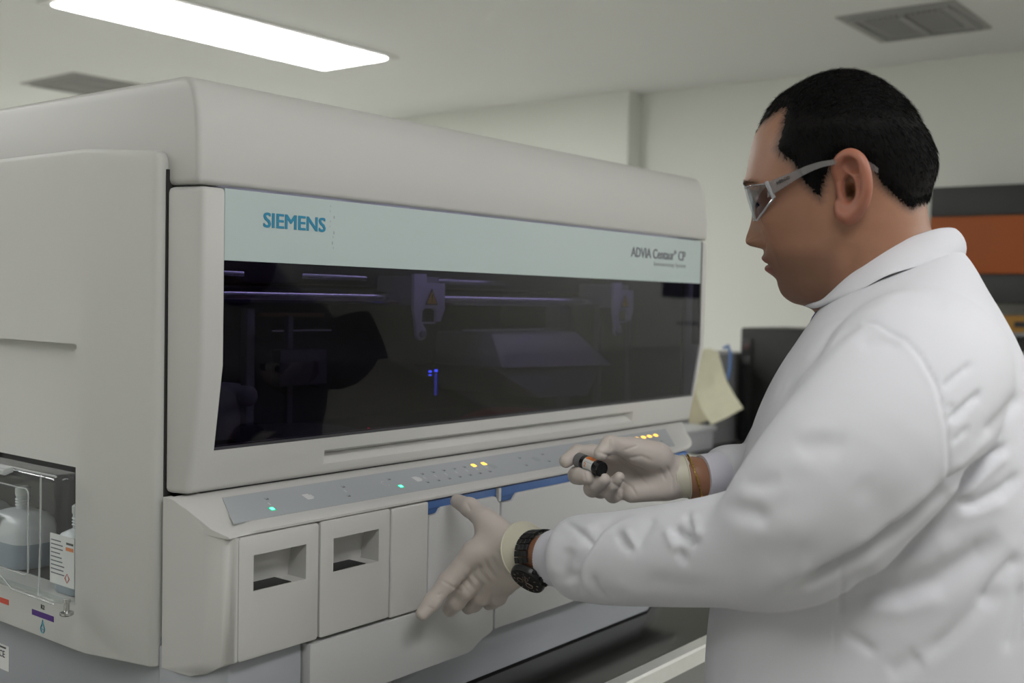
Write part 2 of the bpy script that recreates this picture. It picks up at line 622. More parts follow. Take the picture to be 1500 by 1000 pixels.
for dx in (0, .520):
    cr = inner('carriage', MB().prism([(a + dx, b + ZC) for a, b in CO], 'y', 1.080, 1.086), CARM, bevel=.001)
    MB().box(1.160 + dx, 1.215 + dx, 1.086, 1.16, ZC - .012, ZC + .03).build('slider_block', MIDG, cr, bevel=.002)
    MB().lathe([(.0052, 0), (.0052, .004), (.004, .0045)], (1.1727 + dx, 1.080, ZC - .053), (0, -1, 0), 20).build('pulley', MIDG, cr)
    MB().box(1.175 + dx, 1.205 + dx, 1.083, 1.089, ZC - .038, ZC - .0355).build('cross_bar', CARM, cr, smooth=0)
    tri = [(1.1917 + dx, ZC + .0125), (1.1788 + dx, ZC - .0105), (1.2046 + dx, ZC - .0105)]
    MB().prism(tri, 'y', 1.0790, 1.080).build('warning_sticker', INK, cr, smooth=0)
    cx, cz = 1.1917 + dx, ZC - .0030
    MB().prism([(cx + (a - cx) * .80, cz + (b - cz) * .80) for a, b in tri], 'y', 1.0786, 1.0791).build('warning_face', YEL, cr, smooth=0)
    MB().prism([(cx - .0011, ZC + .0045), (cx + .0011, ZC + .0045), (cx + .0006, ZC - .0040), (cx - .0006, ZC - .0040)], 'y', 1.0782, 1.0787).box(cx - .0009, cx + .0009, 1.0782, 1.0787, ZC - .0072, ZC - .0054).build('exclamation_mark', INK, cr, smooth=0)
LEDB = emis('blue_led', (0.06, 0.10, 1.0), 5.0)
for (a, b, c, d) in ((1.2145, 1.2172, -.1105, -.1075), (1.2145, 1.2172, -.1150, -.1135), (1.2275, 1.2305, -.1100, -.1065)):
    inner('blue_lamp', MB().box(a, b, 1.10, 1.104, ZC + c, ZC + d), LEDB, smooth=0)
inner('blue_light_strip', MB().box(1.2278, 1.2298, 1.10, 1.104, ZC - .145, ZC - .1125), emis('blue_strip', (.05, .06, .55), 1.0), smooth=0)
inner('red_lamp', MB().box(1.02, 1.0213, 1.03, 1.032, ZC - .172, ZC - .1707), emis('red_led', (1, .05, .1), 4), smooth=0)
post = mat('inner_post_grey', (.20, .20, .23), .5)
for (x, y, w_, z0, z1) in ((.957, 1.20, .014, -.21, -.02), (1.046, 1.22, .010, -.21, -.03), (1.62, 1.16, .03, -.21, .00), (1.665, 1.18, .022, -.21, .0), (1.72, 1.14, .012, -.21, .03), (1.762, 1.10, .008, -.21, .01)):
    inner('inner_post', MB().box(x, x + w_, y, y + w_, ZC + z0, ZC + z1), post, bevel=.0015)
inner('tip_tray', MB().box(.99, 1.075, 1.17, 1.19, ZC - .125, ZC - .075), mat('tray_grey', (.07, .07, .08), .5), bevel=.002)
inner('reagent_probe_block', MB().box(.785, .83, 1.05, 1.08, ZC - .17, ZC - .105).lathe([(.012, 0), (.012, .02), (.008, .024)], (.835, 1.06, ZC - .12), (0, -1, 0)), post, bevel=.002)
inner('yellow_reflection', MB().box(.86, .965, 1.27, 1.28, ZC - .033, ZC - .027), mat('yellow_reflection', (.22, .16, .06), .5), smooth=0)  # yellowish reflections behind the glass, built as coloured bars
inner('yellow_reflection', MB().box(1.04, 1.16, 1.27, 1.28, ZC - .033, ZC - .027), bpy.data.materials['yellow_reflection'], smooth=0)
inner('shelf_edge', MB().box(.86, .965, 1.26, 1.268, ZC - .052, ZC - .0495), RAILM, smooth=0)
inner('shelf_edge', MB().box(1.05, 1.165, 1.26, 1.268, ZC - .054, ZC - .0515), RAILM, smooth=0)
inner('shelf_edge', MB().box(1.33, 1.60, 1.14, 1.147, ZC - .0525, ZC - .0495), RAILM, smooth=0)
HOOD = mat('hood_grey', (.42, .42, .44), .35)
h = MB()
h.add([(1.392, 1.13, ZC - .056), (1.635, 1.13, ZC - .056), (1.725, 1.11, ZC - .118), (1.385, 1.10, ZC - .110), (1.392, 1.25, ZC - .056), (1.635, 1.25, ZC - .056), (1.725, 1.25, ZC - .118), (1.385, 1.25, ZC - .110)],
      [(0, 1, 2, 3), (4, 7, 6, 5), (0, 4, 5, 1), (1, 5, 6, 2), (3, 2, 6, 7), (0, 3, 7, 4)])
inner('reaction_hood', h, HOOD, bevel=.004)
inner('hood_skirt', MB().add([(1.385, 1.12, ZC - .112), (1.70, 1.12, ZC - .118), (1.60, 1.08, ZC - .165), (1.46, 1.08, ZC - .160), (1.385, 1.3, ZC - .112), (1.70, 1.3, ZC - .118), (1.60, 1.3, ZC - .165), (1.46, 1.3, ZC - .160)],
      [(0, 1, 2, 3), (4, 7, 6, 5), (0, 4, 5, 1), (1, 5, 6, 2), (3, 2, 6, 7), (0, 3, 7, 4)]), mat('skirt_grey', (.13, .13, .14), .4), bevel=.003)
inner('incubator_ring', MB().lathe([(.10, 0), (.10, .03), (.085, .035), (.05, .038)], (.97, 1.12, ZC - .213), (0, 0, 1), 40), mat('ring_grey', (.07, .07, .075), .4))
inner('red_cover', MB().lathe([(.085, 0), (.08, .022), (.05, .034), (.01, .037)], (1.41, 1.10, ZC - .213), (0, 0, 1), 32), mat('dark_red_cover', (.30, .02, .03), .45))

MB().box(.76, 1.77, 1.005, 1.020, ZC + .098, ZC + .103).build('added_fill_strip', emis('added_fill_glow', (.76, .72, 1.0), 6.0), AN, smooth=0)  # lamp added behind the band to brighten the dark interior

# control console: a sloping shelf with a rounded lip, dished at the left, drawn back at the right end
reg = [(1.005, -.2163), (.966, -.2172), (.910, -.2372), (.9035, -.2398), (.9003, -.2425), (.9005, -.2450), (.904, -.2468), (.925, -.2475), (1.005, -.2475)]
low = [(1.005, -.2175), (.976, -.2250), (.932, -.2410), (.9120, -.2440), (.9035, -.2450), (.9015, -.2462), (.904, -.2472), (.925, -.2478), (1.005, -.2478)]


def yplan(x):
    if x <= 1.60:
        return 0.0
    return ((x - 1.60) / .19) ** 1.7 * .088


rings = []
for x, k in ((.7005, 1.0), (.706, .92), (.714, .6), (.722, .28), (.732, .05), (.738, 0), (1.0, 0), (1.3, 0), (1.60, 0), (1.63, 0), (1.65, 0), (1.67, 0), (1.69, 0), (1.71, 0), (1.73, 0), (1.75, 0), (1.77, 0), (1.785, 0)):
    ring = []
    for (a, b) in zip(reg, low):
        y = a[0] * (1 - k) + b[0] * k
        z = a[1] * (1 - k) + b[1] * k
        q = yplan(x)
        y = 1.005 - (1.005 - y) * (1 - q / .105)
        ring.append((x, y, ZC + z))
    rings.append(ring)
con = MB().loft(rings).build('control_console', PLASTIC, AN, smooth=50)


def onp(x, s, off=.0003):
    """point on the sloping console face; s = 0 at the top edge, 1 at the bottom"""
    y = .966 + (.910 - .966) * s
    z = -.2172 + (-.2372 + .2172) * s
    return (x, y - off * .336, ZC + z + off * .942)


pz = MB()
tl, bl, tr, br = onp(.7385, .03, 0), onp(.7165, .90, 0), onp(1.668, .03, 0), onp(1.610, .97, 0)
up = Vector((0, -.336, .942)) * .0005
q4 = [bl, br, tr, tl]
pz.add([tuple(Vector(p) - up * 2) for p in q4] + [tuple(Vector(p) + up) for p in q4], [(3, 2, 1, 0), (4, 5, 6, 7), (0, 1, 5, 4), (1, 2, 6, 5), (2, 3, 7, 6), (3, 0, 4, 7)])
ov = pz.build('control_overlay', OVERLAY, con, smooth=0)


def chip(n, x, s, wx, ws, m, h=.0007):
    p = [onp(x - wx / 2, s + ws / 2, h), onp(x + wx / 2, s + ws / 2, h), onp(x + wx / 2, s - ws / 2, h), onp(x - wx / 2, s - ws / 2, h)]
    lo = [tuple(Vector(a) - up * 2) for a in p]
    return MB().add(lo + p, [(3, 2, 1, 0), (4, 5, 6, 7), (0, 1, 5, 4), (1, 2, 6, 5), (2, 3, 7, 6), (3, 0, 4, 7)]).build(n, m, con, smooth=0)


GREEN = emis('green_led', (.10, 1.0, .55), 3.0)
GREENR = emis('green_glow_ring', (.03, .45, .22), .5)
AMBER = emis('amber_led', (1.0, .50, .05), 3.2)
LEDOFF = mat('unlit_led', (.09, .09, .09), .4)
for x, s in ((.7771, .66), (.9764, .65)):
    chip('led_glow', x, s, .0075, .13, GREENR, .0006)  # glow around the LED, painted as a dim emissive chip
    chip('green_led', x, s, .0042, .075, GREEN, .001)
for x in (1.1356, 1.157):
    chip('amber_led', x, .32, .0062, .10, AMBER, .001)
for x in (1.5513, 1.5717, 1.5905, 1.6105):
    chip('amber_led', x, .30, .0078, .10, AMBER, .001)
OFFL = [(.7856, .30), (.8983, .31), (.8885, .66), (.9742, .31)]
for k in range(6):
    OFFL += [(1.0344 + .0205 * k, .31)] if k < 5 else []
for k in range(7):
    OFFL += [(1.0231 + .0205 * k, .66)]
for x in (1.236, 1.290, 1.395, 1.44):
    OFFL += [(x, .31), (x - .010, .66)]
OFFL += [(1.5513 - .012 + k * .0195, .62) for k in range(4)]
for x, s in OFFL:
    chip('led_base', x + .0004, s + .008, .0044, .062, LEDOFF, .0006)  # dark body of the unlit LED, beside its pale lens
    chip('led_lens', x - .0004, s - .006, .0032, .045, PALEPRINT, .0008)
for x, s in ((.8372, .46), (1.0149, .48), (1.262, .48), (1.165, .48), (1.415, .48)):
    chip('icon_print', x, s, .009, .20, PALEPRINT if x > 1.1 else WHITEPRINT, .0006)
    chip('icon_tab', x + .006, s, .002, .12, WHITEPRINT if x < 1.1 else PALEPRINT, .0006)
for (x, s) in [(.7815, .48), (.8935, .48)] + [(1.029 + .0205 * k, .48) for k in range(7)]:
    chip('icon_dash', x, s, .0012, .09, WHITEPRINT, .0006)
ringp = [onp(.960 + .0042 * math.cos(a), .46 + .10 * math.sin(a), .0006) for a in np.linspace(.9, 5.6, 14)]
MB().tube(ringp, .0004, 6).build('power_symbol', WHITEPRINT, con)

# left end cap of the lower front
ecp = [(1.014, -.2180), (.995, -.2190), (.976, -.2262), (.955, -.2330), (.932, -.2420), (.915, -.2452), (.9005, -.2466), (.9005, -.3740), (.915, -.3800), (.940, -.3930), (.965, -.4000), (1.014, -.4020)]
rings = []
for x, ins in ((.7100, .000), (.7085, .0), (.7060, .0016), (.7035, .006), (.7015, .016), (.7000, .045)):
    rings.append([(x + (1.014 - a) / .113 * .0005, max(a, .9005 + ins), ZC + b) for a, b in ecp])
MB().loft(rings).build('end_cap', PLASTIC, AN, smooth=60)

# carcass behind the drawers, lower fronts and plinth
k = MB()
k.box(.7118, 1.66, .935, 1.03, ZC - .425, ZC - .2485)
k.build('front_carcass', GAP, AN, smooth=0)
k = MB()
k.box(.712, 1.60, .95, 1.70, BZ + .004, ZC - .435)
k.add([(1.60, .95, BZ + .004), (1.78, 1.02, BZ + .004), (1.78, 1.70, BZ + .004), (1.60, 1.70, BZ + .004), (1.60, .95, ZC - .435), (1.78, 1.02, ZC - .435), (1.78, 1.70, ZC - .435), (1.60, 1.70, ZC - .435)],
      [(3, 2, 1, 0), (4, 5, 6, 7), (0, 1, 5, 4), (1, 2, 6, 5), (2, 3, 7, 6), (3, 0, 4, 7)])
k.build('plinth', PLASTIC_COOL_SHADED, AN, smooth=0)
for (x, y) in ((.80, 1.02), (1.55, 1.02), (.80, 1.62), (1.55, 1.62)):
    MB().lathe([(.02, 0), (.02, .006)], (x, y, BZ), (0, 0, 1), 16).build('foot', BLACK, AN)
MB().prism([(.700, 1.02), (.704, .935), (.712, .915), (.8068, .912), (.8068, 1.0), (.72, 1.03)], 'z', BZ + .012, ZC - .3785).build('lower_panel', PLASTIC_COOL_SHADED, AN, bevel=.003)
MB().box(.702, .72, 1.02, 1.72, BZ + .012, ZC - .37).build('side_plinth', PLASTIC_COOL_SHADED, AN, bevel=.002)

# sample drawers with hollow grips
for (x0, x1, zt, hx0, hx1) in ((.7112, .8188, -.2470, .7299, .8006), (.8212, .9292, -.2465, .8402, .9106)):
    d = MB().prism(rrect(x0, x1, ZC - .3748, ZC + zt, .004, 4), 'y', .9003, .934).build('drawer', PLASTIC, AN, smooth=0)
    apply_bevel(d, .0014, 2, 60)
    cut(d, MB().add([(hx0, .89, ZC - .3052), (hx1, .89, ZC - .3052), (hx1, .89, ZC - .2676), (hx0, .89, ZC - .2676),
                     (hx0, .930, ZC - .3052), (hx1, .930, ZC - .3052), (hx1, .924, ZC - .2676), (hx0, .924, ZC - .2676)],
                    [(0, 1, 2, 3), (4, 7, 6, 5), (0, 4, 5, 1), (1, 5, 6, 2), (3, 2, 6, 7), (0, 3, 7, 4)]))
    sharp(d, 30)
    MB().box(hx0 + .0003, hx0 + (hx1 - hx0) * .74, .9025, .9298, ZC - .3055, ZC - .3046).build('grip_slot', BLACK, d, smooth=0)
MB().box(.9316, .9955, .9003, .934, ZC - .3768, ZC - .2473).build('filler_panel', PLASTIC, AN, bevel=.0025, seg=3)

# blue handled flaps
def bar(pts, y0, y1, n, m, bv=.0015):
    return MB().prism([(a, b + ZC) for a, b in pts], 'y', y0, y1).build(n, m, AN, bevel=bv, seg=2, angle=50)


f3 = bar([(.9975, -.2650), (1.0085, -.2650), (1.0125, -.2635), (1.0165, -.2585), (1.0200, -.2572), (1.122, -.2572), (1.127, -.2585), (1.1315, -.2650), (1.1352, -.2665),
          (1.1352, -.3770), (1.1262, -.3775), (1.1262, -.4330), (1.121, -.4365), (1.106, -.4400), (1.096, -.4440), (1.085, -.4505), (1.075, -.4525), (.8090, -.4525), (.8090, -.3790), (.9975, -.3790)], .9010, .925, 'flap', FLAPM)
f3['label'] = 'flap under the left hand, stepped along its lower edge'
f4 = bar([(1.1388, -.2680), (1.1580, -.2680), (1.1620, -.2665), (1.1680, -.2600), (1.1720, -.2585), (1.64, -.2585), (1.668, -.2600), (1.668, -.4100), (1.655, -.4335), (1.1290, -.4335), (1.1290, -.3790), (1.1388, -.3770)], .9010, .925, 'flap', FLAPM)
f4['label'] = 'wide flap right of the left hand'
for (x0, x1, zb, fl) in ((.9970, 1.1310, -.2640, f3), (1.1372, 1.64, -.2665, f4)):
    bh = MB().prism([(x0, ZC + zb), (x1, ZC + zb), (x1, ZC - .2478), (x0, ZC - .2478)], 'y', .9045, .93).build('handle', BLUE, fl, bevel=.0012)
    bh['label'] = 'blue recessed handle strip'
    MB().box(x0 + .001, x1 - .001, .9035, .905, ZC + zb + .006, ZC + zb + .0066).build('handle_ridge', mat('dark_blue_ridge', (.03, .08, .22), .5), fl, smooth=0)
MB().prism(rrect(1.1318, 1.1366, ZC - .2655, ZC - .2474, .0015, 3), 'y', .9008, .93).build('divider', PLASTIC, AN, smooth=30)

# left side panel, bowed forward edge, with its recess and the supply bay
SF = .672
plan = [(SF, 1.72), (SF, 1.118), (.692, 1.034), (.6928, 1.0290), (.6945, 1.0250), (.6975, 1.0222), (.702, 1.0210), (.712, 1.0212), (.712, 1.72)]
rings = []
for zr, r_ in ((-.4025, 0), (.1360, 0), (.1425, .0015), (.1475, .005), (.1505, .011)):
    ring = []
    for a, b in plan:
        if b < 1.6 and zr > .0:
            dy = r_ * np.clip((1.06 - b) / .03, 0, 1)
            ring.append((a, b + dy, ZC + zr + (.0040 if b > 1.06 and r_ else 0) * r_ / .011))
        else:
            ring.append((a, b, ZC + zr + (.0040 * r_ / .011)))
    rings.append(ring)
sp = MB().loft(rings).build('side_panel', PLASTIC_SIDE, AN, smooth=0)
apply_bevel(sp, .003, 3, 50)
MB().box(.7050, .712, 1.0182, 1.032, ZC - .40, ZC + .13).build('panel_gap_shade', GAP, AN, smooth=0)  # dark filler bar standing in for shade between panel and door
cut(sp, MB().box(SF - .05, SF + .013, 1.137, 1.66, ZC - .201, ZC - .0595))
cut(sp, MB().box(SF - .05, SF + .08, 1.137, 1.66, ZC - .3515, ZC - .2005))
sharp(sp, 28)
bay = MB()
bay.box(SF + .0375, SF + .140, 1.137, 1.66, ZC - .3520, ZC - .3505)
bay.box(SF + .0375, SF + .140, 1.137, 1.66, ZC - .2005, ZC - .1990)
bay.box(SF + .139, SF + .141, 1.137, 1.66, ZC - .3515, ZC - .2)
bay.box(SF + .0375, SF + .140, 1.1355, 1.137, ZC - .3515, ZC - .2)
bay.box(SF + .0375, SF + .140, 1.66, 1.6615, ZC - .3515, ZC - .2)
bay.build('supply_bay', mat('bay_dark', (.05, .05, .05), .6), AN, smooth=0)
# clear hinged cover over the bay
cc = MB()
rg = []
for (x, ins) in ((SF + .004, 0.0), (SF - .012, .0005), (SF - .018, .003), (SF - .021, .008)):
    rg.append([(x, a, b) for a, b in rrect(1.1385 + ins, 1.655 - ins, ZC - .350 + ins, ZC - .2040 - ins, .008, 5)])
cc.loft(rg, cap=False)
n0 = len(rg[0])
cc.f.append(tuple(range(3 * n0, 4 * n0)))
cv = cc.build('clear_cover', CLEARP, AN, smooth=60)
cv['label'] = 'clear plastic cover over the bottles'
RIDGE = clear('clear_ridge', (.80, .83, .83), .08, 1.6, (.85, .86, .86), .35)
xr = SF - .0215
lp = [(xr, a, b) for a, b in rrect(1.1985, 1.38, ZC - .325, ZC - .2265, .006, 4)]
MB().tube(lp, .0011, 8, closed=True).build('raised_ridge', RIDGE, cv)
MB().tube([(xr, 1.172, ZC - .2065), (xr, 1.172, ZC - .28), (xr, 1.176, ZC - .345)], .0012, 8).build('raised_ridge', RIDGE, cv)
MB().tube([(xr, 1.36, ZC - .336), (xr, 1.257, ZC - .336), (xr, 1.235, ZC - .3465), (xr, 1.145, ZC - .3475)], .0011, 8).build('raised_ridge', RIDGE, cv)
MB().tube([(SF - .019, 1.145, ZC - .2062), (SF - .019, 1.64, ZC - .2062)], .0014, 8).build('top_edge', RIDGE, cv)
lip = MB().prism([(SF - .021, ZC - .204), (SF - .033, ZC - .2065), (SF - .034, ZC - .2125), (SF - .031, ZC - .2135), (SF - .021, ZC - .2105)], 'y', 1.232, 1.50)
lip.build('finger_lip', RIDGE, cv, bevel=.001)
MB().lathe([(.0065, 0), (.0075, .001), (.0075, .0035), (.003, .005), (.003, .014), (.0042, .0145), (.0042, .018)], (SF - .018, 1.123, ZC - .3565), (0, 0, 1), 16).build('thumb_screw', STEEL, AN)
# printed marks below the bay
for (n, m, y0, y1, z0, z1) in (('red_mark', RED, 1.282, 1.40, -.3790, -.3725), ('purple_mark', PURPLE, 1.181, 1.2285, -.3795, -.3730)):
    MB().box(SF - .0004, SF + .001, y0, y1, ZC + z0, ZC + z1).build(n, m, AN, smooth=0)
text('bay_lettering', 'R2', .0075, INK, (SF - .0004, 1.209, ZC - .3690), (0, -1, 0), (0, 0, 1), AN)
dr = [(SF - .0006, 1.2045 + .0042 * math.cos(a) * (1 - .55 * max(0, math.sin(a))), ZC - .3910 + .0055 * math.sin(a) + (.004 if abs(a - math.pi / 2) < .2 else 0)) for a in np.linspace(0, 2 * math.pi, 20, endpoint=False)]
MB().tube(dr, .0005, 6, closed=True).build('drop_symbol', CYAN, AN)
MB().tube([(SF - .0006, 1.206, ZC - .392), (SF - .0006, 1.203, ZC - .392)], .0004, 6).build('drop_minus', CYAN, AN)
lb = MB().box(.7015, .7022, 1.338, 1.42, ZC - .480, ZC - .448).build('rating_label', LABEL, AN, smooth=0)
text('label_lettering', 'CE', .012, INK, (.7013, 1.362, ZC - .464), (0, -1, 0), (0, 0, 1), lb)
MB().box(.7012, .7015, 1.345, 1.36, ZC - .4525, ZC - .4505).build('label_line', INK, lb, smooth=0)
tag(AN, 'large pale grey benchtop laboratory analyzer with a smoked glass window, behind the gloved hands', 'analyzer')
adopt(AN)

# bottles standing in the bay
BOT = mat('milky_bottle', (.62, .65, .68), .35, sss=0)
LIQ = mat('bottle_liquid_grey', (.30, .35, .41), .4)


def bottle(x, y, wy, wx, top, label, lab0, nk=.36):
    z0 = ZC - .3505
    r = empty('supply_bottle', (x, y, z0))
    rings = []
    for (h, k, rr) in ((0, .94, .3), (.003, 1, .3), (.040, 1, .3), (.064, 1, .3), (.074, .95, .32), (.082, .80, .45), (.087, .55, .8), (.090, nk, 1.0), (.112, nk, 1.0)):
        ring = []
        for a in np.linspace(0, 2 * math.pi, 28, endpoint=False):
            e = .35 + .65 * rr
            cx = math.copysign(abs(math.cos(a)) ** e, math.cos(a))
            cy = math.copysign(abs(math.sin(a)) ** e, math.sin(a))
            ring.append((x + wx / 2 * cx * (k if k > .5 else nk * wy / wx), y + wy / 2 * cy * k, z0 + h * top / .13))
        rings.append(ring)
    b = MB().loft(rings).build('body', BOT, r, smooth=50)
    b.data.materials.append(LIQ)
    for p in b.data.polygons:
        if p.center.z < z0 + .036:
            p.material_index = 1
    MB().lathe([(wy * nk * .53, 0), (wy * nk * .56, .002), (wy * nk * .56, .009), (wy * nk * .42, .011)], (x, y, z0 + .111 * top / .13), (0, 0, 1), 24).build('cap', mat('bottle_cap', (.70, .72, .72), .4), r)
    for k in range(3):
        MB().lathe([(wy * nk * .53, 0), (wy * nk * .57, .001), (wy * nk * .53, .002)], (x, y, z0 + (.0945 + k * .0045) * top / .13), (0, 0, 1), 20).build('neck_ring', BOT, r)
    xf = x - wx / 2 - .0006
    l = MB().box(xf, xf + .0008, y + lab0[0], y + lab0[1], z0 + .010, z0 + .068).build('label', LABEL, r, smooth=0)
    ya, yb = y + lab0[1], y + lab0[0]
    random.seed(int(y * 1000))
    for k in range(9):
        ln = random.uniform(.35, .55)
        MB().box(xf - .0003, xf, ya - (ya - yb) * (.05 + ln), ya - (ya - yb) * .05, z0 + .060 - k * .0048, z0 + .0613 - k * .0048).build('print_line', GREYPRINT, l, smooth=0)
    MB().box(xf - .0003, xf, ya - (ya - yb) * .96, ya - (ya - yb) * .66, z0 + .052, z0 + .0560).build('orange_block', ORANGE, l, smooth=0)
    MB().box(xf - .0003, xf, ya - (ya - yb) * .96, ya - (ya - yb) * .68, z0 + .059, z0 + .0615).build('print_line', INK, l, smooth=0)
    c = (xf - .0003, ya - (ya - yb) * .72, z0 + .020)
    MB().tube([(c[0], c[1] + .0045, c[2]), (c[0], c[1], c[2] + .0055), (c[0], c[1] - .0045, c[2]), (c[0], c[1], c[2] - .0055)], .0006, 6, closed=True).build('hazard_diamond', RED, l)
    tag(r, label, 'bottle')
    return adopt(r)


bottle(SF + .060, 1.362, .092, .060, .102, 'milky supply bottle with orange striped label behind the clear ridge', (.000, .043), .18)
bottle(SF + .036, 1.186, .056, .046, .106, 'white supply bottle beside the thumb screw, at the edge of the bay', (-.026, .026), .32)
bottle(SF + .060, 1.470, .092, .060, .102, 'supply bottle farthest left in the bay, cut by the picture edge', (-.03, .03), .18)

# ------------------------------------------------------------------ things at the far end of the bench
pr = empty('computer_tower', (3.88, 1.80, BZ))
MB().box(3.80, 4.18, 1.60, 1.885, BZ + .001, BZ + .432).build('case', mat('tower_black', (.006, .006, .006), .45), pr, bevel=.008, seg=3)
MB().box(3.794, 3.802, 1.835, 1.875, BZ + .03, BZ + .39).build('front_bezel', mat('satin_black', (.012, .012, .013), .4), pr, bevel=.003)
for k in range(4):
    MB().box(3.790, 3.795, 1.838, 1.872, BZ + .33 - k * .045, BZ + .362 - k * .045).build('drive_bay', BLACK, pr, bevel=.002)
MB().box(3.788, 3.791, 1.846, 1.864, BZ + .352, BZ + .372).build('power_button', mat('dull_red_button', (.07, .03, .03), .4), pr, bevel=.001)
tag(pr, 'black computer tower standing on the far end of the bench', 'computer')
adopt(pr)
o = MB().box(3.60, 3.95, 1.905, 2.12, BZ + .001, BZ + .335).build('grey_case', mat('dark_grey_case', (.20, .20, .21), .5), None, bevel=.006)
tag(o, 'dark grey case standing with papers hung on its front, left of the computer tower', 'case')
ab = empty('storage_box', (3.46, 1.95, BZ))
MB().box(3.36, 3.56, 1.86, 2.05, BZ + .001, BZ + .074).build('box_body', mat('pale_grey_box', (.42, .43, .45), .5), ab, bevel=.004)
MB().box(3.352, 3.568, 1.852, 2.058, BZ + .068, BZ + .084).build('lid', mat('pale_grey_lid', (.50, .51, .53), .5), ab, bevel=.003)
tag(ab, 'low pale grey box on the bench under the hanging papers', 'box')
adopt(ab)


def sheet(name, rows, m, label, cat='paper', th=.0012):
    """a creased sheet: rows of points, thickened"""
    nr, nc = len(rows), len(rows[0])
    v = [p for r_ in rows for p in r_]
    f = [(i * nc + j, i * nc + j + 1, (i + 1) * nc + j + 1, (i + 1) * nc + j) for i in range(nr - 1) for j in range(nc - 1)]
    o = mesh_obj(name, v, f, m, None, 60)
    md = o.modifiers.new('s', 'SUBSURF')
    md.subdivision_type = 'SIMPLE'
    md.levels = 2
    md = o.modifiers.new('t', 'SOLIDIFY')
    md.thickness = th
    bake(o)
    sharp(o, 60)
    return tag(o, label, cat)


PAPER = mat('cream_paper', (.56, .54, .40), .8, vary=.10, vscale=28)
PAPER2 = mat('yellowed_paper', (.52, .48, .33), .8, vary=.10, vscale=28)


def prow(pts, X, wob=0.0):
    out = []
    for i, (a, b) in enumerate(pts):
        d = P(a, b, 1) - np.array([0, 0, ZC])
        k = (X + (wob if i % 2 else 0)) / d[0]
        out.append((d[0] * k, d[1] * k, ZC + d[2] * k))
    return out


sheet('hanging_paper', [prow([(1027, 512), (1038, 510), (1052, 514)], 3.597), prow([(1020, 545), (1042, 540), (1061, 546)], 3.585, .008), prow([(1018, 572), (1045, 565), (1066, 560)], 3.565, .016),
                        prow([(1027, 598), (1052, 588), (1076, 578)], 3.535, .01), prow([(1042, 622), (1066, 611), (1089, 598)], 3.50, .01)], PAPER, 'creased cream paper sheet hanging on the grey case, its corner turned out')
sheet('hanging_paper', [prow([(1012, 515), (1028, 516)], 3.598), prow([(1010, 560), (1032, 566)], 3.597), prow([(1008, 600), (1034, 598)], 3.595), prow([(1010, 626), (1040, 614)], 3.592)], PAPER2, 'yellowed paper hanging behind the creased sheet beside the analyzer')
st = MB().tube([prow([q], 3.588)[0] for q in ((1060, 510), (1066, 506), (1070, 517), (1069, 540), (1066, 556))], .006, 8).build('blue_strap', mat('blue_strap', (.10, .20, .45), .6), None)
tag(st, 'blue strap looped behind the hanging papers', 'strap')
PALE = mat('pale_patch', (.62, .62, .55), .5)
o = MB().box(2.45, 3.34, 1.22, 1.84, BZ + .0005, BZ + .006).build('pale_bench_patch', PALE, None, bevel=.001)  # sheet added for the pale reflection and papers on the far bench
tag(o, 'added pale sheet standing in for papers and pale reflection on the bench', 'mat')

# cabinet with the orange front on the end wall behind the man
wc = empty('wall_cabinet', (XW - .15, .60, ZC + .02))
DKG = mat('charcoal_board', (.035, .035, .036), .5)
ORB = mat('orange_board', (.36, .085, .014), .6)
c0, c1 = -.55, 1.462
XF = XW - .30
kx = XF / XW
def cz(z):
    return ZC + z * kx
MB().box(XF + .012, XW - .002, c0, c1 * kx, cz(.022), cz(.489)).build('cabinet_body', DKG, wc, smooth=0)
for k in range(3):
    yb = c1 * kx - k * .655
    MB().box(XF, XF + .014, yb - .65, yb, cz(.370), cz(.487)).build('top_board', DKG, wc, bevel=.002)
    MB().box(XF - .004, XF + .012, yb - .65, yb, cz(.139), cz(.367)).build('front_board', ORB, wc, bevel=.002)
    MB().box(XF, XF + .014, yb - .65, yb, cz(.024), cz(.136)).build('bottom_board', DKG, wc, bevel=.002)
tag(wc, 'charcoal wall cabinet with wide orange front boards behind the man', 'cabinet')
adopt(wc)
sh = empty('wall_shelf', (XW - .12, .6, ZC - .08))
MB().box(XF + .06, XW - .002, c0, 1.18, ZC - .1, ZC - .085).build('shelf_board', mat('grey_shelf', (.25, .25, .26), .5), sh, bevel=.002)
for y in (-.3, .4, 1.05):
    MB().box(XF + .10, XW - .002, y, y + .02, ZC - .16, ZC - .1).build('bracket', DKG, sh, bevel=.002)
tag(sh, 'grey wall shelf under the orange cabinet', 'shelf')
adopt(sh)
for k, y in enumerate((1.0, .64, .28)):
    bx = empty('yellow_box', (XW - .12, y - .02, ZC - .085))
    MB().box(XF + .07, XW - .05, y - .15, y + .12, ZC - .0848, ZC - .022).build('carton', mat('ochre_carton', (.40, .20, .03), .6), bx, bevel=.002)
    MB().box(XF + .068, XF + .0712, y - .10, y + .07, ZC - .066, ZC - .045).build('print_panel', INK, bx, smooth=0)
    tag(bx, ['ochre carton on the wall shelf, nearest the man\'s back', 'middle ochre carton on the wall shelf', 'ochre carton at the far end of the wall shelf'][k], 'carton', 'ochre cartons on the wall shelf')
    adopt(bx)


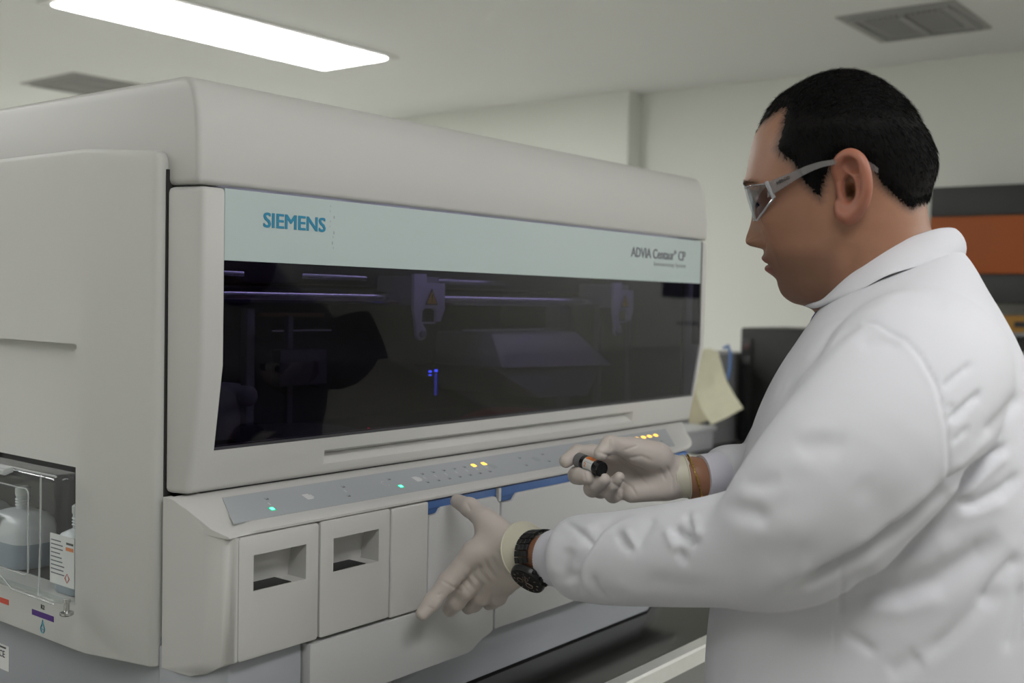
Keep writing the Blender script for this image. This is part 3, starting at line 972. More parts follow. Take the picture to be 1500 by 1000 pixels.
# ================================================================== the man
def nets(fn, lo, hi, h):
    """mesh of the zero level of fn (points -> signed distance) by naive surface nets"""
    lo, hi = np.array(lo, float), np.array(hi, float)
    n = np.ceil((hi - lo) / h).astype(int) + 1
    ax = [lo[i] + h * np.arange(n[i]) for i in range(3)]
    g = np.stack(np.meshgrid(*ax, indexing='ij'), -1).astype(np.float32)
    F = fn(g.reshape(-1, 3)).reshape(n).astype(np.float64)
    ins = F < 0
    c = [ins[a:n[0] - 1 + a, b:n[1] - 1 + b, d:n[2] - 1 + d] for a in (0, 1) for b in (0, 1) for d in (0, 1)]
    s = sum(x.astype(int) for x in c)
    act = (s > 0) & (s < 8)
    I = np.argwhere(act)
    idx = -np.ones(act.shape, int)
    idx[act] = np.arange(len(I))
    acc = np.zeros((len(I), 3))
    cnt = np.zeros(len(I))
    offs = [(a, b, d) for a in (0, 1) for b in (0, 1) for d in (0, 1)]
    for i in range(8):
        for k in range(3):
            if offs[i][k] == 0:
                o2 = list(offs[i])
                o2[k] = 1
                p, q = I + np.array(offs[i]), I + np.array(o2)
                fa, fb = F[tuple(p.T)], F[tuple(q.T)]
                m = (fa < 0) != (fb < 0)
                t = np.where(m, fa / np.where(m, fa - fb, 1), 0)
                acc += np.where(m[:, None], p + t[:, None] * (q - p), 0)
                cnt += m
    V = lo + h * acc / cnt[:, None]
    faces = []
    for k in range(3):
        u, w_ = (k + 1) % 3, (k + 2) % 3
        sl0 = [slice(None)] * 3
        sl1 = [slice(None)] * 3
        sl0[k], sl1[k] = slice(0, n[k] - 1), slice(1, n[k])
        ch = ins[tuple(sl0)] != ins[tuple(sl1)]
        E_ = np.argwhere(ch)
        ok = (E_[:, u] > 0) & (E_[:, w_] > 0) & (E_[:, u] < n[u] - 1) & (E_[:, w_] < n[w_] - 1)
        E_ = E_[ok]
        inside = ins[tuple(E_.T)]
        q = []
        for (du, dw) in ((-1, -1), (0, -1), (0, 0), (-1, 0)):
            c_ = E_.copy()
            c_[:, u] += du
            c_[:, w_] += dw
            q.append(idx[tuple(c_.T)])
        q = np.stack(q, 1)
        q[~inside] = q[~inside][:, ::-1]
        faces.append(q)
    return V, np.concatenate(faces)


def cone(p, a, b, ra, rb):
    a, b = np.asarray(a, np.float32), np.asarray(b, np.float32)
    d = b - a
    t = np.clip(((p - a) @ d) / max(float(d @ d), 1e-12), 0, 1)
    return np.linalg.norm(p - a - t[:, None] * d, axis=1) - (ra + (rb - ra) * t)


def ell(p, c, axes, rad):
    """ellipsoid: rows of axes are unit vectors"""
    q = (p - np.asarray(c, np.float32)) @ np.asarray(axes, np.float32).T / np.asarray(rad, np.float32)
    l = np.linalg.norm(q, axis=1)
    return (l - 1) * min(rad)


def smin(a, b, k):
    h = np.clip(.5 + .5 * (b - a) / k, 0, 1)
    return b + (a - b) * h - k * h * (1 - h)


def chain(p, pts, k=.004):
    """pts: (point, radius) joined by round cones"""
    d = None
    for (a, ra), (b, rb) in zip(pts[:-1], pts[1:]):
        c = cone(p, a, b, ra, rb)
        d = c if d is None else smin(d, c, k)
    return d


def catmull(pts, n):
    pts = np.array(pts, float)
    m = len(pts)
    t = np.linspace(0, m - 1, n)
    i = np.clip(t.astype(int), 0, m - 2)
    f = (t - i)[:, None]
    p0, p1, p2, p3 = pts[np.clip(i - 1, 0, m - 1)], pts[i], pts[i + 1], pts[np.clip(i + 2, 0, m - 1)]
    return .5 * (2 * p1 + (p2 - p0) * f + (2 * p0 - 5 * p1 + 4 * p2 - p3) * f ** 2 + (3 * p1 - p0 - 3 * p2 + p3) * f ** 3)


def project(V):
    d = V - np.array([0, 0, ZC])
    z = d @ _f
    return 750 + FPX * (d @ _r) / z, 500 - FPX * (d @ _u) / z, z


def normals(me):
    me.update()
    nv = np.zeros(len(me.vertices) * 3)
    me.vertices.foreach_get('normal', nv)
    return nv.reshape(-1, 3)


def coords(me):
    v = np.zeros(len(me.vertices) * 3)
    me.vertices.foreach_get('co', v)
    return v.reshape(-1, 3)


def set_coords(me, V):
    me.vertices.foreach_set('co', V.ravel())
    me.update()


def edges(me):
    e = np.zeros(len(me.edges) * 2, int)
    me.edges.foreach_get('vertices', e)
    return e.reshape(-1, 2)


def relax(V, E_, it, f=.5):
    deg = np.bincount(E_.ravel(), minlength=len(V))[:, None]
    for _ in range(it):
        s = np.zeros_like(V)
        for k in range(3):
            s[:, k] = np.bincount(E_[:, 0], V[E_[:, 1], k], len(V)) + np.bincount(E_[:, 1], V[E_[:, 0], k], len(V))
        V = V + f * (s / np.maximum(deg, 1) - V)
    return V


def polydist(px, py, pts):
    """distance to a polyline and position along it (0..1)"""
    pts = np.array(pts, float)
    best = np.full(len(px), 1e9)
    par = np.zeros(len(px))
    L = np.concatenate([[0], np.cumsum(np.linalg.norm(np.diff(pts, axis=0), axis=1))])
    for i in range(len(pts) - 1):
        a, b = pts[i], pts[i + 1]
        d = b - a
        t = np.clip(((px - a[0]) * d[0] + (py - a[1]) * d[1]) / (d @ d), 0, 1)
        q = np.hypot(px - a[0] - t * d[0], py - a[1] - t * d[1])
        m = q < best
        best[m] = q[m]
        par[m] = ((L[i] + t * (L[i + 1] - L[i])) / L[-1])[m]
    return best, par


def rayframe(px, py):
    d = _f + _r * (px - 750) / FPX - _u * (py - 500) / FPX
    d = d / np.linalg.norm(d)
    up_ = _u - d * (_u @ d)
    up_ /= np.linalg.norm(up_)
    return d, np.cross(d, up_), up_


def PN(px, py, C, D):
    """point seen at a photo pixel on the plane through C square to D"""
    o_ = np.array([0, 0, ZC])
    d = _f + _r * (px - 750) / FPX - _u * (py - 500) / FPX
    return o_ + d * (((C - o_) @ D) / (d @ D))


def skin_mat():
    m = mat('skin', (.36, .175, .105), .5, bump=.10, bscale=700, sss=.12)
    nt = m.node_tree
    b = nt.nodes['Principled BSDF']
    at = nt.nodes.new('ShaderNodeAttribute')
    at.attribute_name = 'tone'
    sep = nt.nodes.new('ShaderNodeSeparateColor')
    nt.links.new(at.outputs['Color'], sep.inputs[0])
    prev = None
    tc = nt.nodes.new('ShaderNodeTexCoord')
    n = nt.nodes.new('ShaderNodeTexNoise')
    n.inputs['Scale'].default_value = 55
    n.inputs['Detail'].default_value = 4
    nt.links.new(tc.outputs['Object'], n.inputs['Vector'])
    mx = nt.nodes.new('ShaderNodeMix')
    mx.data_type = 'RGBA'
    mx.inputs[6].default_value = (.27, .125, .072, 1)
    mx.inputs[7].default_value = (.33, .165, .10, 1)
    nt.links.new(n.outputs['Fac'], mx.inputs[0])
    prev = mx.outputs[2]
    for ch, col in ((0, (.27, .075, .065)), (1, (.13, .068, .046)), (2, (.36, .11, .07))):   # lips, beard shadow, ear
        k = nt.nodes.new('ShaderNodeMix')
        k.data_type = 'RGBA'
        k.inputs[7].default_value = (*col, 1)
        nt.links.new(sep.outputs[ch], k.inputs[0])
        nt.links.new(prev, k.inputs[6])
        prev = k.outputs[2]
    nt.links.new(prev, b.inputs['Base Color'])
    return m


SKIN = skin_mat()
HAIR = mat('black_hair', (.0045, .004, .004), .7, spec=.12)
COAT = mat('white_cotton', (.64, .64, .685), .85, bump=.10, bscale=1400, spec=.2)
KNIT = mat('ribbed_knit', (.62, .61, .68), .9, bump=.3, bscale=900, spec=.1)
GLOVE = mat('latex_glove', (.56, .50, .465), .5, bump=.12, bscale=260, spec=.4, sss=.05)
CUFFM = mat('latex_cuff', (.58, .55, .45), .45, spec=.4)
SHIRT = mat('blue_shirt', (.02, .045, .22), .8)
MAN = empty('person', (1.17, .42, 0))

# ---------------------------------------------------------------- head
HC_PX, HC_PY, HD = 1238, 275, 1.18
HC = P(HC_PX, HC_PY, HD)
HDIR, HRIGHT, HUP = rayframe(HC_PX, HC_PY)
TURN = R(9)                                    # face turned a little away


def head_turn(V):
    V = np.asarray(V, float) - HC
    c, s = math.cos(TURN), math.sin(TURN)
    z = np.array([0, 0, 1.0])
    # rotation about the vertical, carrying the face away from the lens
    x = V @ HRIGHT
    y = V @ HDIR
    u = V @ HUP
    x2 = x * c + y * s
    y2 = -x * s + y * c
    return HC + x2[..., None] * HRIGHT + y2[..., None] * HDIR + u[..., None] * HUP


# slices: front px,py / back px,py / half width / front exponent / back exponent
SL = [(1236, 111.5, 1242, 111.5, .004, 2, 2),
      (1218, 113, 1262, 114, .020, 2, 2),
      (1192, 121, 1290, 127, .037, 2, 2),
      (1155, 142, 1325, 156, .0585, 2, 2),
      (1128, 166, 1349, 190, .0710, 2, 2.1),
      (1109, 196, 1362, 219, .0765, 2.1, 2.1),
      (1101, 228, 1366, 246, .0785, 2.2, 2.1),
      (1097, 256, 1361, 268, .0780, 2.35, 2.1),
      (1098, 272, 1358, 280, .0765, 2.4, 2.1),
      (1107, 290, 1357, 292, .0755, 2.55, 2.1),
      (1113, 308, 1358, 304, .0752, 2.45, 2.1),
      (1119, 328, 1360, 317, .0745, 2.25, 2.1),
      (1121, 347, 1362, 328, .0735, 2.12, 2.1),
      (1121.5, 362, 1365, 337, .0728, 2.08, 2.1),
      (1122.5, 376, 1368, 345, .0720, 2.05, 2.1),
      (1126.5, 389, 1371, 353, .0711, 2.03, 2.1),
      (1133, 401, 1374, 361, .0701, 2.01, 2.1),
      (1139, 411, 1377, 369, .0689, 1.99, 2.1),
      (1144.5, 423, 1380, 377, .0673, 1.97, 2.1),
      (1151, 435, 1384, 386, .0650, 1.95, 2.1),
      (1163, 443.5, 1388, 395, .0630, 1.95, 2.1),
      (1180, 448, 1392, 405, .0615, 2.0, 2.1),
      (1194, 455, 1396, 417, .0620, 2.1, 2.1),
      (1202, 472, 1400, 436, .0640, 2.1, 2.1),
      (1208, 500, 1404, 465, .0660, 2.1, 2.1)]
NR, NC = 230, 240
SLI = catmull(SL, NR)
th = np.linspace(0, 1, NC, endpoint=False)
th = 2 * np.pi * (th - .075 * np.sin(2 * np.pi * th))      # denser at the face
KY = HD / FPX


def sgnpow(x, e):
    return np.sign(x) * np.abs(x) ** e


rows = []
UV = []
for (fx, fy, bx_, by_, W_, nf, nb) in SLI:
    Fp, Bp = PN(fx - 3 * min(1, max(0, (1238 - fx) / 100)), fy, HC, HDIR), PN(bx_, by_, HC, HDIR)
    q = .56
    c = Fp + (Bp - Fp) * q
    ct, sn = np.cos(th), np.sin(th)
    ex = np.where(ct > 0, 2 / nf, 2 / nb)
    a = sgnpow(ct, ex)
    b = sgnpow(sn, ex)
    pt = c + np.where(ct > 0, a, 0)[:, None] * (Fp - c) + np.where(ct <= 0, -a, 0)[:, None] * (Bp - c) - (b * W_)[:, None] * HDIR
    rows.append(pt)
HV = np.array(rows).reshape(-1, 3)
hx = 1238 + ((HV - HC) @ HRIGHT) * FPX / (HD * .957)       # photo-like px of each point in the unturned head
# exact px,py of the point's profile position
_o = np.array([0, 0, ZC])
prj = HV - ((HV - HC) @ HDIR)[:, None] * HDIR
hx, hy, _ = project(prj)
hw = -((HV - HC) @ HDIR)
SHIFT = 16.5 / .0765                            # the turn carries the near side this many px per metre
hx0 = hx.copy()
hx = hx - np.abs(hw) * SHIFT                                   # towards the lens
fwd = -HRIGHT
G = lambda x, s: np.exp(-(x / s) ** 2)
front = np.clip((1185 - hx0) / 40, 0, 1)
disp = np.zeros((len(HV), 3))
# nose
ny = np.array([272, 284, 300, 318, 334, 345, 352, 357, 361, 364.5, 368])
nn = np.array([0, 3, 7.5, 15, 22.5, 27.5, 29.5, 28.5, 23, 8, 0])
nw = np.array([.0085, .0085, .0085, .0095, .0115, .0135, .0145, .0145, .013, .011, .010])
amt = np.interp(hy, ny, nn, 0, 0) * KY
wid = np.interp(hy, ny, nw)
disp += (amt * np.exp(-np.abs(hw / wid) ** 3.2) * front)[:, None] * fwd
wing = G(hy - 353, 8.0) * G(np.abs(hw) - .0160, .0048) * front
disp += (wing * .0115)[:, None] * fwd
disp -= (G(hy - 362, 2.6) * G(np.abs(hw) - .0085, .0040) * front * .010)[:, None] * fwd      # nostrils
disp -= (G(hy - 350, 12) * G(np.abs(hw) - .0235, .0038) * front * .0048)[:, None] * fwd
disp += (G(hy - 361, 2.8) * G(np.abs(hw) - .0095, .0036) * front * .0065)[:, None] * HUP
# brow ridge and eye sockets
disp += (G(hy - 267, 9) * G(np.abs(hw) - .026, .022) * front * .0030)[:, None] * fwd
disp -= (G(hy - 290, 11) * G(np.abs(hw) - .031, .014) * front * .0120)[:, None] * fwd
disp += (G(hy - 292, 6.5) * G(np.abs(hw) - .031, .0115) * front * .0088)[:, None] * fwd      # closed-down upper lid over the ball
disp -= (G(hy - 299, 2.2) * G(np.abs(hw) - .031, .012) * front * .0022)[:, None] * fwd
disp += (G(hy - 322, 14) * G(np.abs(hw) - .049, .015) * front * .0038)[:, None] * fwd          # cheek
disp += (G(hy - 345, 30) * G(np.abs(hw) - .055, .016) * front * .0022)[:, None] * fwd
# smile fold
sf, sp_ = polydist(hx, hy, [(1122, 352), (1136, 370), (1142, 392), (1150, 410)])
disp -= (np.sin(np.pi * np.clip(sp_, 0, 1)) * G(sf, 4.5) * (np.abs(hw) > .012) * front * .0016)[:, None] * fwd
# lips
mw_ = np.clip(1 - (np.abs(hw) / .031) ** 2, 0, 1)
disp += (G(hy - 379, 6.0) * mw_ * front * 6.0 * KY)[:, None] * fwd
disp += (G(hy - 395.5, 6.5) * mw_ * front * 8.0 * KY)[:, None] * fwd
disp -= (G(hy - 387, 2.0) * np.sqrt(mw_) * front * 4.5 * KY)[:, None] * fwd
disp -= (G(hy - 409, 5) * G(hw, .022) * front * 2.0 * KY)[:, None] * fwd
disp += (G(hy - 427, 10) * G(hw, .02) * front * 2.0 * KY)[:, None] * fwd                        # chin
disp -= (G(hy - 369, 4) * G(hw, .005) * front * .0012)[:, None] * fwd
# jaw edge and the fold beneath it
jl, jp = polydist(hx, hy, [(1226, 330), (1226, 372), (1212, 405), (1190, 428), (1168, 442)])
side = np.clip((np.abs(hw) - .03) / .02, 0, 1)
disp += (G(jl, 16) * side * np.sin(np.pi * np.clip(jp, 0, 1)) * .0022)[:, None] * (-HDIR) * np.sign(hw)[:, None]
jf, jp = polydist(hx, hy, [(1252, 350), (1247, 392), (1236, 418), (1222, 440)])
disp -= (G(jf, 12) * side * np.sin(np.pi * np.clip(jp, 0, 1)) * .0030)[:, None] * (-HDIR) * np.sign(hw)[:, None]
can = G(hx - 1245, 6.5) * G(hy - 279, 9.5)
disp -= (can * .016)[:, None] * (-HDIR) * np.sign(hw)[:, None]
# temple hollow
disp -= (G(hx - 1150, 22) * G(hy - 255, 20) * side * .0022)[:, None] * (-HDIR) * np.sign(hw)[:, None]
HV = HV + disp
hf = []
for i in range(NR - 1):
    for j in range(NC):
        hf.append((i * NC + j, i * NC + (j + 1) % NC, (i + 1) * NC + (j + 1) % NC, (i + 1) * NC + j))
hf.append(tuple(range(NC))[::-1])
hf.append(tuple(range((NR - 1) * NC, NR * NC)))

tone = np.zeros((len(HV), 3))
lipm = (G(hy - 379.5, 4.2) + G(hy - 394, 5.0)) * (mw_ > .02) * np.sqrt(mw_) * front
tone[:, 0] = np.clip(lipm * 1.3, 0, 1)
beard = np.clip((hy - 352) / 22, 0, 1) * np.clip((452 - hy) / 14, 0, 1) * np.clip((1240 - hx) / 24, 0, 1) * np.clip(1 - lipm, 0, 1)
beard = np.maximum(beard, .6 * G(hy - 370, 7) * (np.abs(hw) < .03) * front * (1 - np.clip(lipm, 0, 1)))
tone[:, 1] = beard * .55

# hair region on the same grid
HL = [(1096, 205), (1104, 196), (1120, 181), (1136, 170), (1152, 163), (1147, 190), (1138, 220), (1150, 231), (1164, 240), (1171, 258), (1186, 275), (1197, 286), (1204, 292), (1209, 272), (1215, 255), (1221, 240), (1232, 230),
      (1266, 236), (1276, 250), (1286, 268), (1303, 284), (1322, 301), (1332, 306), (1350, 298), (1385, 290), (1385, 60), (1080, 60), (1080, 205)]


def inpoly(px, py, poly):
    r_ = np.zeros(len(px), bool)
    j = len(poly) - 1
    for i in range(len(poly)):
        xi, yi = poly[i]
        xj, yj = poly[j]
        m = ((yi > py) != (yj > py)) & (px < (xj - xi) * (py - yi) / (yj - yi + 1e-9) + xi)
        r_ ^= m
        j = i
    return r_


hm = inpoly(hx, hy, HL)
hd_, _ = polydist(hx, hy, HL[:25])
hd_ = hd_ + 1.6 * np.sin(hx * .9) * np.sin(hy * .7)
hmask = np.where(hm, np.clip((hd_ + 1) / 16, 0, 1), 0)
fade = np.clip(1 - np.where(hm, 0, hd_) / 9, 0, 1) * (hx > 1120)
tone[:, 1] = np.maximum(tone[:, 1], np.where(hm, .95, fade * .8))
hme = bpy.data.meshes.new('head')
HVt = head_turn(HV)
hme.from_pydata([tuple(v) for v in HVt], [], hf)
hme.update()
HN = normals(hme)
if ((HVt - HC) * HN).sum(1).mean() < 0:
    HN = -HN
    hf = [f[::-1] for f in hf]

# ears: built once on the near side, mirrored for the far one
EC = HC


def EP(px, py, w_):
    return PN(px + w_ * SHIFT, py, HC, HDIR) - HDIR * w_


EW = .0765


def ear_sdf(p):
    hel = [((1231, 263), .001, .0030), ((1227, 248), .004, .0034), ((1233, 234), .008, .0036), ((1246, 228), .013, .0038), ((1259, 235), .0175, .0038), ((1267, 252), .0195, .0036), ((1269, 273), .0195, .0036),
           ((1265, 291), .0165, .0036), ((1256, 305), .0115, .0042), ((1245, 313), .0065, .0062), ((1236, 309), .0025, .0052), ((1233, 296), .0000, .0040)]
    hp = catmull([(a[0], a[1], b, c) for a, b, c in hel], 60)
    d = chain(p, [(EP(q[0], q[1], EW + q[2]), q[3]) for q in hp], .004)
    ant = catmull([(1243, 248, .006, .0035), (1253, 255, .0115, .0038), (1258, 272, .0125, .0040), (1254, 290, .0095, .0040), (1244, 300, .0045, .0042)], 24)
    d = smin(d, chain(p, [(EP(q[0], q[1], EW + q[2]), q[3]) for q in ant], .004), .004)
    ax_ = [HRIGHT * .93 + (-HDIR) * .36, HUP, None]
    ax_[2] = np.cross(ax_[0], ax_[1])
    pl = ell(p, EP(1250, 270, EW + .0075), ax_, (.0165, .029, .0040))
    d = smin(d, pl, .004)
    tr_ = cone(p, EP(1234, 272, EW + .002), EP(1236, 287, EW + .003), .0048, .0042)
    d = smin(d, tr_, .003)
    con_ = ell(p, EP(1244, 276, EW + .0105), [HRIGHT, HUP, HDIR], (.0078, .0135, .0125))
    d = -smin(-d, con_, .003)
    fos = ell(p, EP(1247, 244, EW + .0165), [HRIGHT, HUP, HDIR], (.0095, .0075, .0075))
    d = -smin(-d, fos, .003)
    return d


e0 = np.min([EP(1215, 330, EW - .012), EP(1285, 215, EW + .035), EP(1215, 215, EW - .012), EP(1285, 330, EW + .035)], 0) - .004
e1 = np.max([EP(1215, 330, EW - .012), EP(1285, 215, EW + .035), EP(1215, 215, EW - .012), EP(1285, 330, EW + .035)], 0) + .004
EV, EF = nets(ear_sdf, e0, e1, .0011)
allV, allF = [HVt], [[tuple(f) for f in hf]]
k0 = len(HVt)
ear_tone = []
for mir in (0, 1):
    V = EV.copy()
    F_ = EF
    if mir:
        V = V + 2 * ((HC - V) @ HDIR)[:, None] * HDIR
        F_ = EF[:, ::-1]
    allV.append(head_turn(V))
    allF.append([tuple(int(i) + k0 for i in f) for f in F_])
    k0 += len(V)
    t_ = np.zeros((len(V), 3))
    t_[:, 2] = .55
    ear_tone.append(t_)

# rest of the body, mostly under the clothes
SHL, SHR = P(1335, 555, 1.02), P(1262, 570, 1.33)
ELL, ELR = P(1120, 806, 1.025), P(1135, 730, 1.36)
WRL, WRR = P(783, 815, 1.262), P(1012, 699, 1.305)
HND_L, HND_R = P(771, 813, 1.274), P(996, 698, 1.303)
HIP = P(1330, 960, 1.17)
HIP[2] = .90
TD, TR_, TU = rayframe(1315, 450)
LEGS = [HIP - TD * .10, HIP + TD * .10]


def body_sdf(p):
    nk = P(1305, 450, 1.18)
    d = cone(p, P(1294, 395, 1.18), nk, .052, .052)
    ax_ = [TR_, TD, TU]
    d = smin(d, ell(p, P(1318, 640, 1.17), ax_, (.100, .145, .150)), .03)
    d = smin(d, ell(p, P(1318, 850, 1.17), ax_, (.135, .150, .20)), .05)
    d = smin(d, ell(p, HIP, ax_, (.125, .150, .14)), .05)
    d = smin(d, cone(p, P(1310, 520, 1.18), SHL, .045, .045), .02)
    d = smin(d, cone(p, P(1310, 540, 1.18), SHR, .045, .040), .02)
    d = smin(d, cone(p, nk, P(1318, 600, 1.17), .052, .07), .02)
    d = smin(d, cone(p, SHL, ELL, .048, .040), .02)
    d = smin(d, cone(p, SHR, ELR, .048, .040), .02)
    d = smin(d, cone(p, ELL, WRL, .035, .0236), .004)
    d = smin(d, cone(p, ELR, WRR, .038, .0245), .006)
    d = smin(d, cone(p, WRL, HND_L, .0236, .016), .003)
    d = smin(d, cone(p, WRR, HND_R, .0245, .017), .004)
    for L_ in LEGS:
        kn = L_ * 1.0
        kn[2] = .48
        an_ = L_ * 1.0
        an_[2] = .09
        d = smin(d, chain(p, [(L_ * 1.0, .085), (kn, .058), (an_, .042)], .02), .03)
    return d


bl_ = np.min([P(740, 815, 1.29), P(1560, 600, 1.0), HIP - .3, SHL - .1, SHR - .1], 0)
bV, bF = nets(body_sdf, (.80, .02, .05), (1.72, .86, 1.42), .0075)
allV.append(bV)
allF.append([tuple(int(i) + k0 for i in f) for f in bF])
tone = np.concatenate([tone] + ear_tone + [np.zeros((len(bV), 3))])
body = mesh_obj('body', np.concatenate(allV), [f for q in allF for f in q], SKIN, MAN, 180)
ca = body.data.color_attributes.new('tone', 'FLOAT_COLOR', 'POINT')
ca.data.foreach_set('color', np.concatenate([tone, np.ones((len(tone), 1))], 1).ravel())

# eyes
for s in (-1, 1):
    c = head_turn((PN(1127.5 + 6, 293, HC, HDIR) - HDIR * .030 * s)[None])[0]
    ax_f = head_turn((HC + fwd)[None])[0] - HC
    dn = ax_f * .86 - HUP * .5
    e = MB().lathe([(.0001, .0118), (.004, .0111), (.0085, .0082), (.0112, .0035), (.0118, 0), (.0105, -.005), (.006, -.0101), (.0001, -.0118)], c, dn, 20).build('eye', mat('eye_white', (.62, .58, .55), .2), body)
    MB().lathe([(.0001, .0121), (.003, .01185), (.0055, .0110), (.0056, .0100)], c, dn, 20).build('iris', mat('dark_iris', (.03, .015, .01), .15), body)

# hair: a shell over the scalp and short strands
shell = HVt + HN * (np.clip(hmask - .3, 0, 1) ** .8 * .0052)[:, None]
keep = hmask > .34
fi = [f for f in hf[:(NR - 1) * NC] if keep[list(f)].any()]
fi.append(hf[-2])
used = sorted(set(i for f in fi for i in f))
mp = {v: i for i, v in enumerate(used)}
sv = shell[used] + HN[used] * np.where(keep[used], .0005, -.0010)[:, None]
hair = mesh_obj('hair', sv, [tuple(mp[i] for i in f) for f in fi], HAIR, MAN, 180)
rng = np.random.default_rng(3)

# area weighting
fa = np.array([f for f in hf[:(NR - 1) * NC]])
A_ = np.linalg.norm(np.cross(HVt[fa[:, 1]] - HVt[fa[:, 0]], HVt[fa[:, 3]] - HVt[fa[:, 0]]), axis=1) * (hmask[fa].mean(1) > .01)
pick = rng.choice(len(fa), 30000, p=A_ / A_.sum())
uu, vv = rng.random(len(pick)), rng.random(len(pick))
q0, q1, q2, q3 = (fa[pick][:, i] for i in range(4))
def bil(arr):
    a, b, c, d = arr[q0], arr[q1], arr[q2], arr[q3]
    if arr.ndim == 1:
        return a * (1 - uu) * (1 - vv) + b * uu * (1 - vv) + c * uu * vv + d * (1 - uu) * vv
    return a * ((1 - uu) * (1 - vv))[:, None] + b * (uu * (1 - vv))[:, None] + c * (uu * vv)[:, None] + d * ((1 - uu) * vv)[:, None]
root_p, root_n, root_m, root_y, root_x = bil(shell), bil(HN), bil(hmask), bil(hy), bil(hx)
root_n /= np.linalg.norm(root_n, axis=1)[:, None]
backd = head_turn((HC + HRIGHT)[None])[0] - HC
flow = np.where((root_y < 185)[:, None], backd * .25 - fwd * 0 + HUP * .1, backd * .5 - HUP * .85)
flow = flow + rng.normal(0, .35, flow.shape)
flow -= root_n * (flow * root_n).sum(1)[:, None]
flow /= np.linalg.norm(flow, axis=1)[:, None] + 1e-9
lift = np.where(root_y < 170, .50, .30) + rng.normal(0, .12, len(pick))
dirn = root_n * lift[:, None] + flow
dirn /= np.linalg.norm(dirn, axis=1)[:, None]
ln = (.0036 + .0062 * root_m) * rng.uniform(.6, 1.25, len(pick)) * np.where(root_y > 235, .75, 1.0)
sd = np.cross(dirn, rng.normal(0, 1, dirn.shape))
sd /= np.linalg.norm(sd, axis=1)[:, None]
wd = .00028
b0 = root_p - root_n * .001
m0_ = b0 + dirn * (ln * .55)[:, None]
tp = b0 + dirn * ln[:, None] + (flow - root_n * .25) * (ln * .30)[:, None]
SV = np.stack([b0 - sd * wd, b0 + sd * wd, m0_ + sd * wd * .8, m0_ - sd * wd * .8, tp], 1).reshape(-1, 3)
ks = np.arange(len(pick)) * 5
me = bpy.data.meshes.new('hair_strands')
me.from_pydata(SV.tolist(), [], [(a, a + 1, a + 2, a + 3) for a in ks.tolist()] + [(a + 3, a + 2, a + 4) for a in ks.tolist()])
me.materials.append(HAIR)
st_ = link(bpy.data.objects.new('hair_strands', me), hair)
st_['kind'] = 'stuff'
# eyebrows
for s in (-1, 1):
    bv, bf = [], []
    for k in range(220):
        t = rng.random()
        px_, py_ = 1100 + 24 * t ** 1.3, 272 - 5 * math.sin(t * 2.6) + rng.normal(0, 2.0)
        w_ = .021 + .034 * t
        cnd = np.argmin((hy - py_) ** 2 * KY ** 2 + (hw - s * w_) ** 2 + (hx > 1180) * 1.0)
        b_ = HVt[cnd] + HN[cnd] * .0003
        dv = HN[cnd] * .10 - HDIR * s * .8 * (-1 if False else 1) + HUP * rng.normal(.1, .25)
        dv /= np.linalg.norm(dv)
        sdv = np.cross(dv, HN[cnd])
        n_ = len(bv)
        bv += [b_ - sdv * .0003, b_ + sdv * .0003, b_ + dv * .0055]
        bf.append((n_, n_ + 1, n_ + 2))
    eb = mesh_obj('eyebrow', bv, bf, HAIR, hair)
    bv, bf = [], []
    for k in range(70):                          # lashes along the lowered lid
        w_ = .018 + .027 * rng.random()
        py_ = 298 + rng.normal(0, .6) - 90 * (w_ - .031) ** 2 / .0135 * 1.0
        cnd = np.argmin((hy - py_) ** 2 * KY ** 2 + (hw - s * w_) ** 2 + (hx0 > 1180) * 1.0)
        b_ = HVt[cnd]
        dv = HN[cnd] * .8 - HUP * .5 - HDIR * s * .35
        dv /= np.linalg.norm(dv)
        sdv = np.cross(dv, HUP)
        n_ = len(bv)
        bv += [b_ - sdv * .0005, b_ + sdv * .0005, b_ + dv * .0075]
        bf.append((n_, n_ + 1, n_ + 2))
    mesh_obj('eyelashes', bv, bf, HAIR, hair)

# ---------------------------------------------------------------- safety glasses
SG = empty('safety_glasses', tuple(HC))
GL = clear('clear_lens', (.78, .79, .82), .03, 1.75)
ARM = clear('clear_temple', (.62, .60, .62), .12, 1.5, (.38, .36, .36), .30)
rowsL = []
us = np.linspace(-1, 1, 41)
for t in np.linspace(0, 1, 11):
    row = []
    for u_ in us:
        au = abs(u_)
        xp = 1087 + 38 * au ** 2.4
        top = 276 - 7 * au
        bot = np.interp(au, [0, .10, .22, .40, .60, .80, 1.0], [290, 295, 311, 322, 321, 308, 290])
        y_ = top + (bot - top) * t
        xp += (t ** 1.5) * 14 * (1 - .35 * au) + (4 * au)
        row.append(head_turn((PN(xp + au * 14, y_, HC, HDIR) - HDIR * (.070 * u_))[None])[0])
    rowsL.append(row)
lv = [p for r_ in rowsL for p in r_]
nu = len(us)
lf = [(i * nu + j, i * nu + j + 1, (i + 1) * nu + j + 1, (i + 1) * nu + j) for i in range(10) for j in range(nu - 1)]
ln_ = mesh_obj('lens', lv, lf, GL, SG, 180)
md = ln_.modifiers.new('t', 'SOLIDIFY')
md.thickness = .0022
md.offset = 1
bake(ln_)
sharp(ln_, 40)
RIM = clear('lens_rim', (.75, .77, .80), .08, 1.7, (.70, .71, .75), .35)
MB().tube(rowsL[-1], .0011, 8).build('lens_rim', RIM, SG)
MB().tube(rowsL[0], .0007, 8).build('lens_rim', RIM, SG)
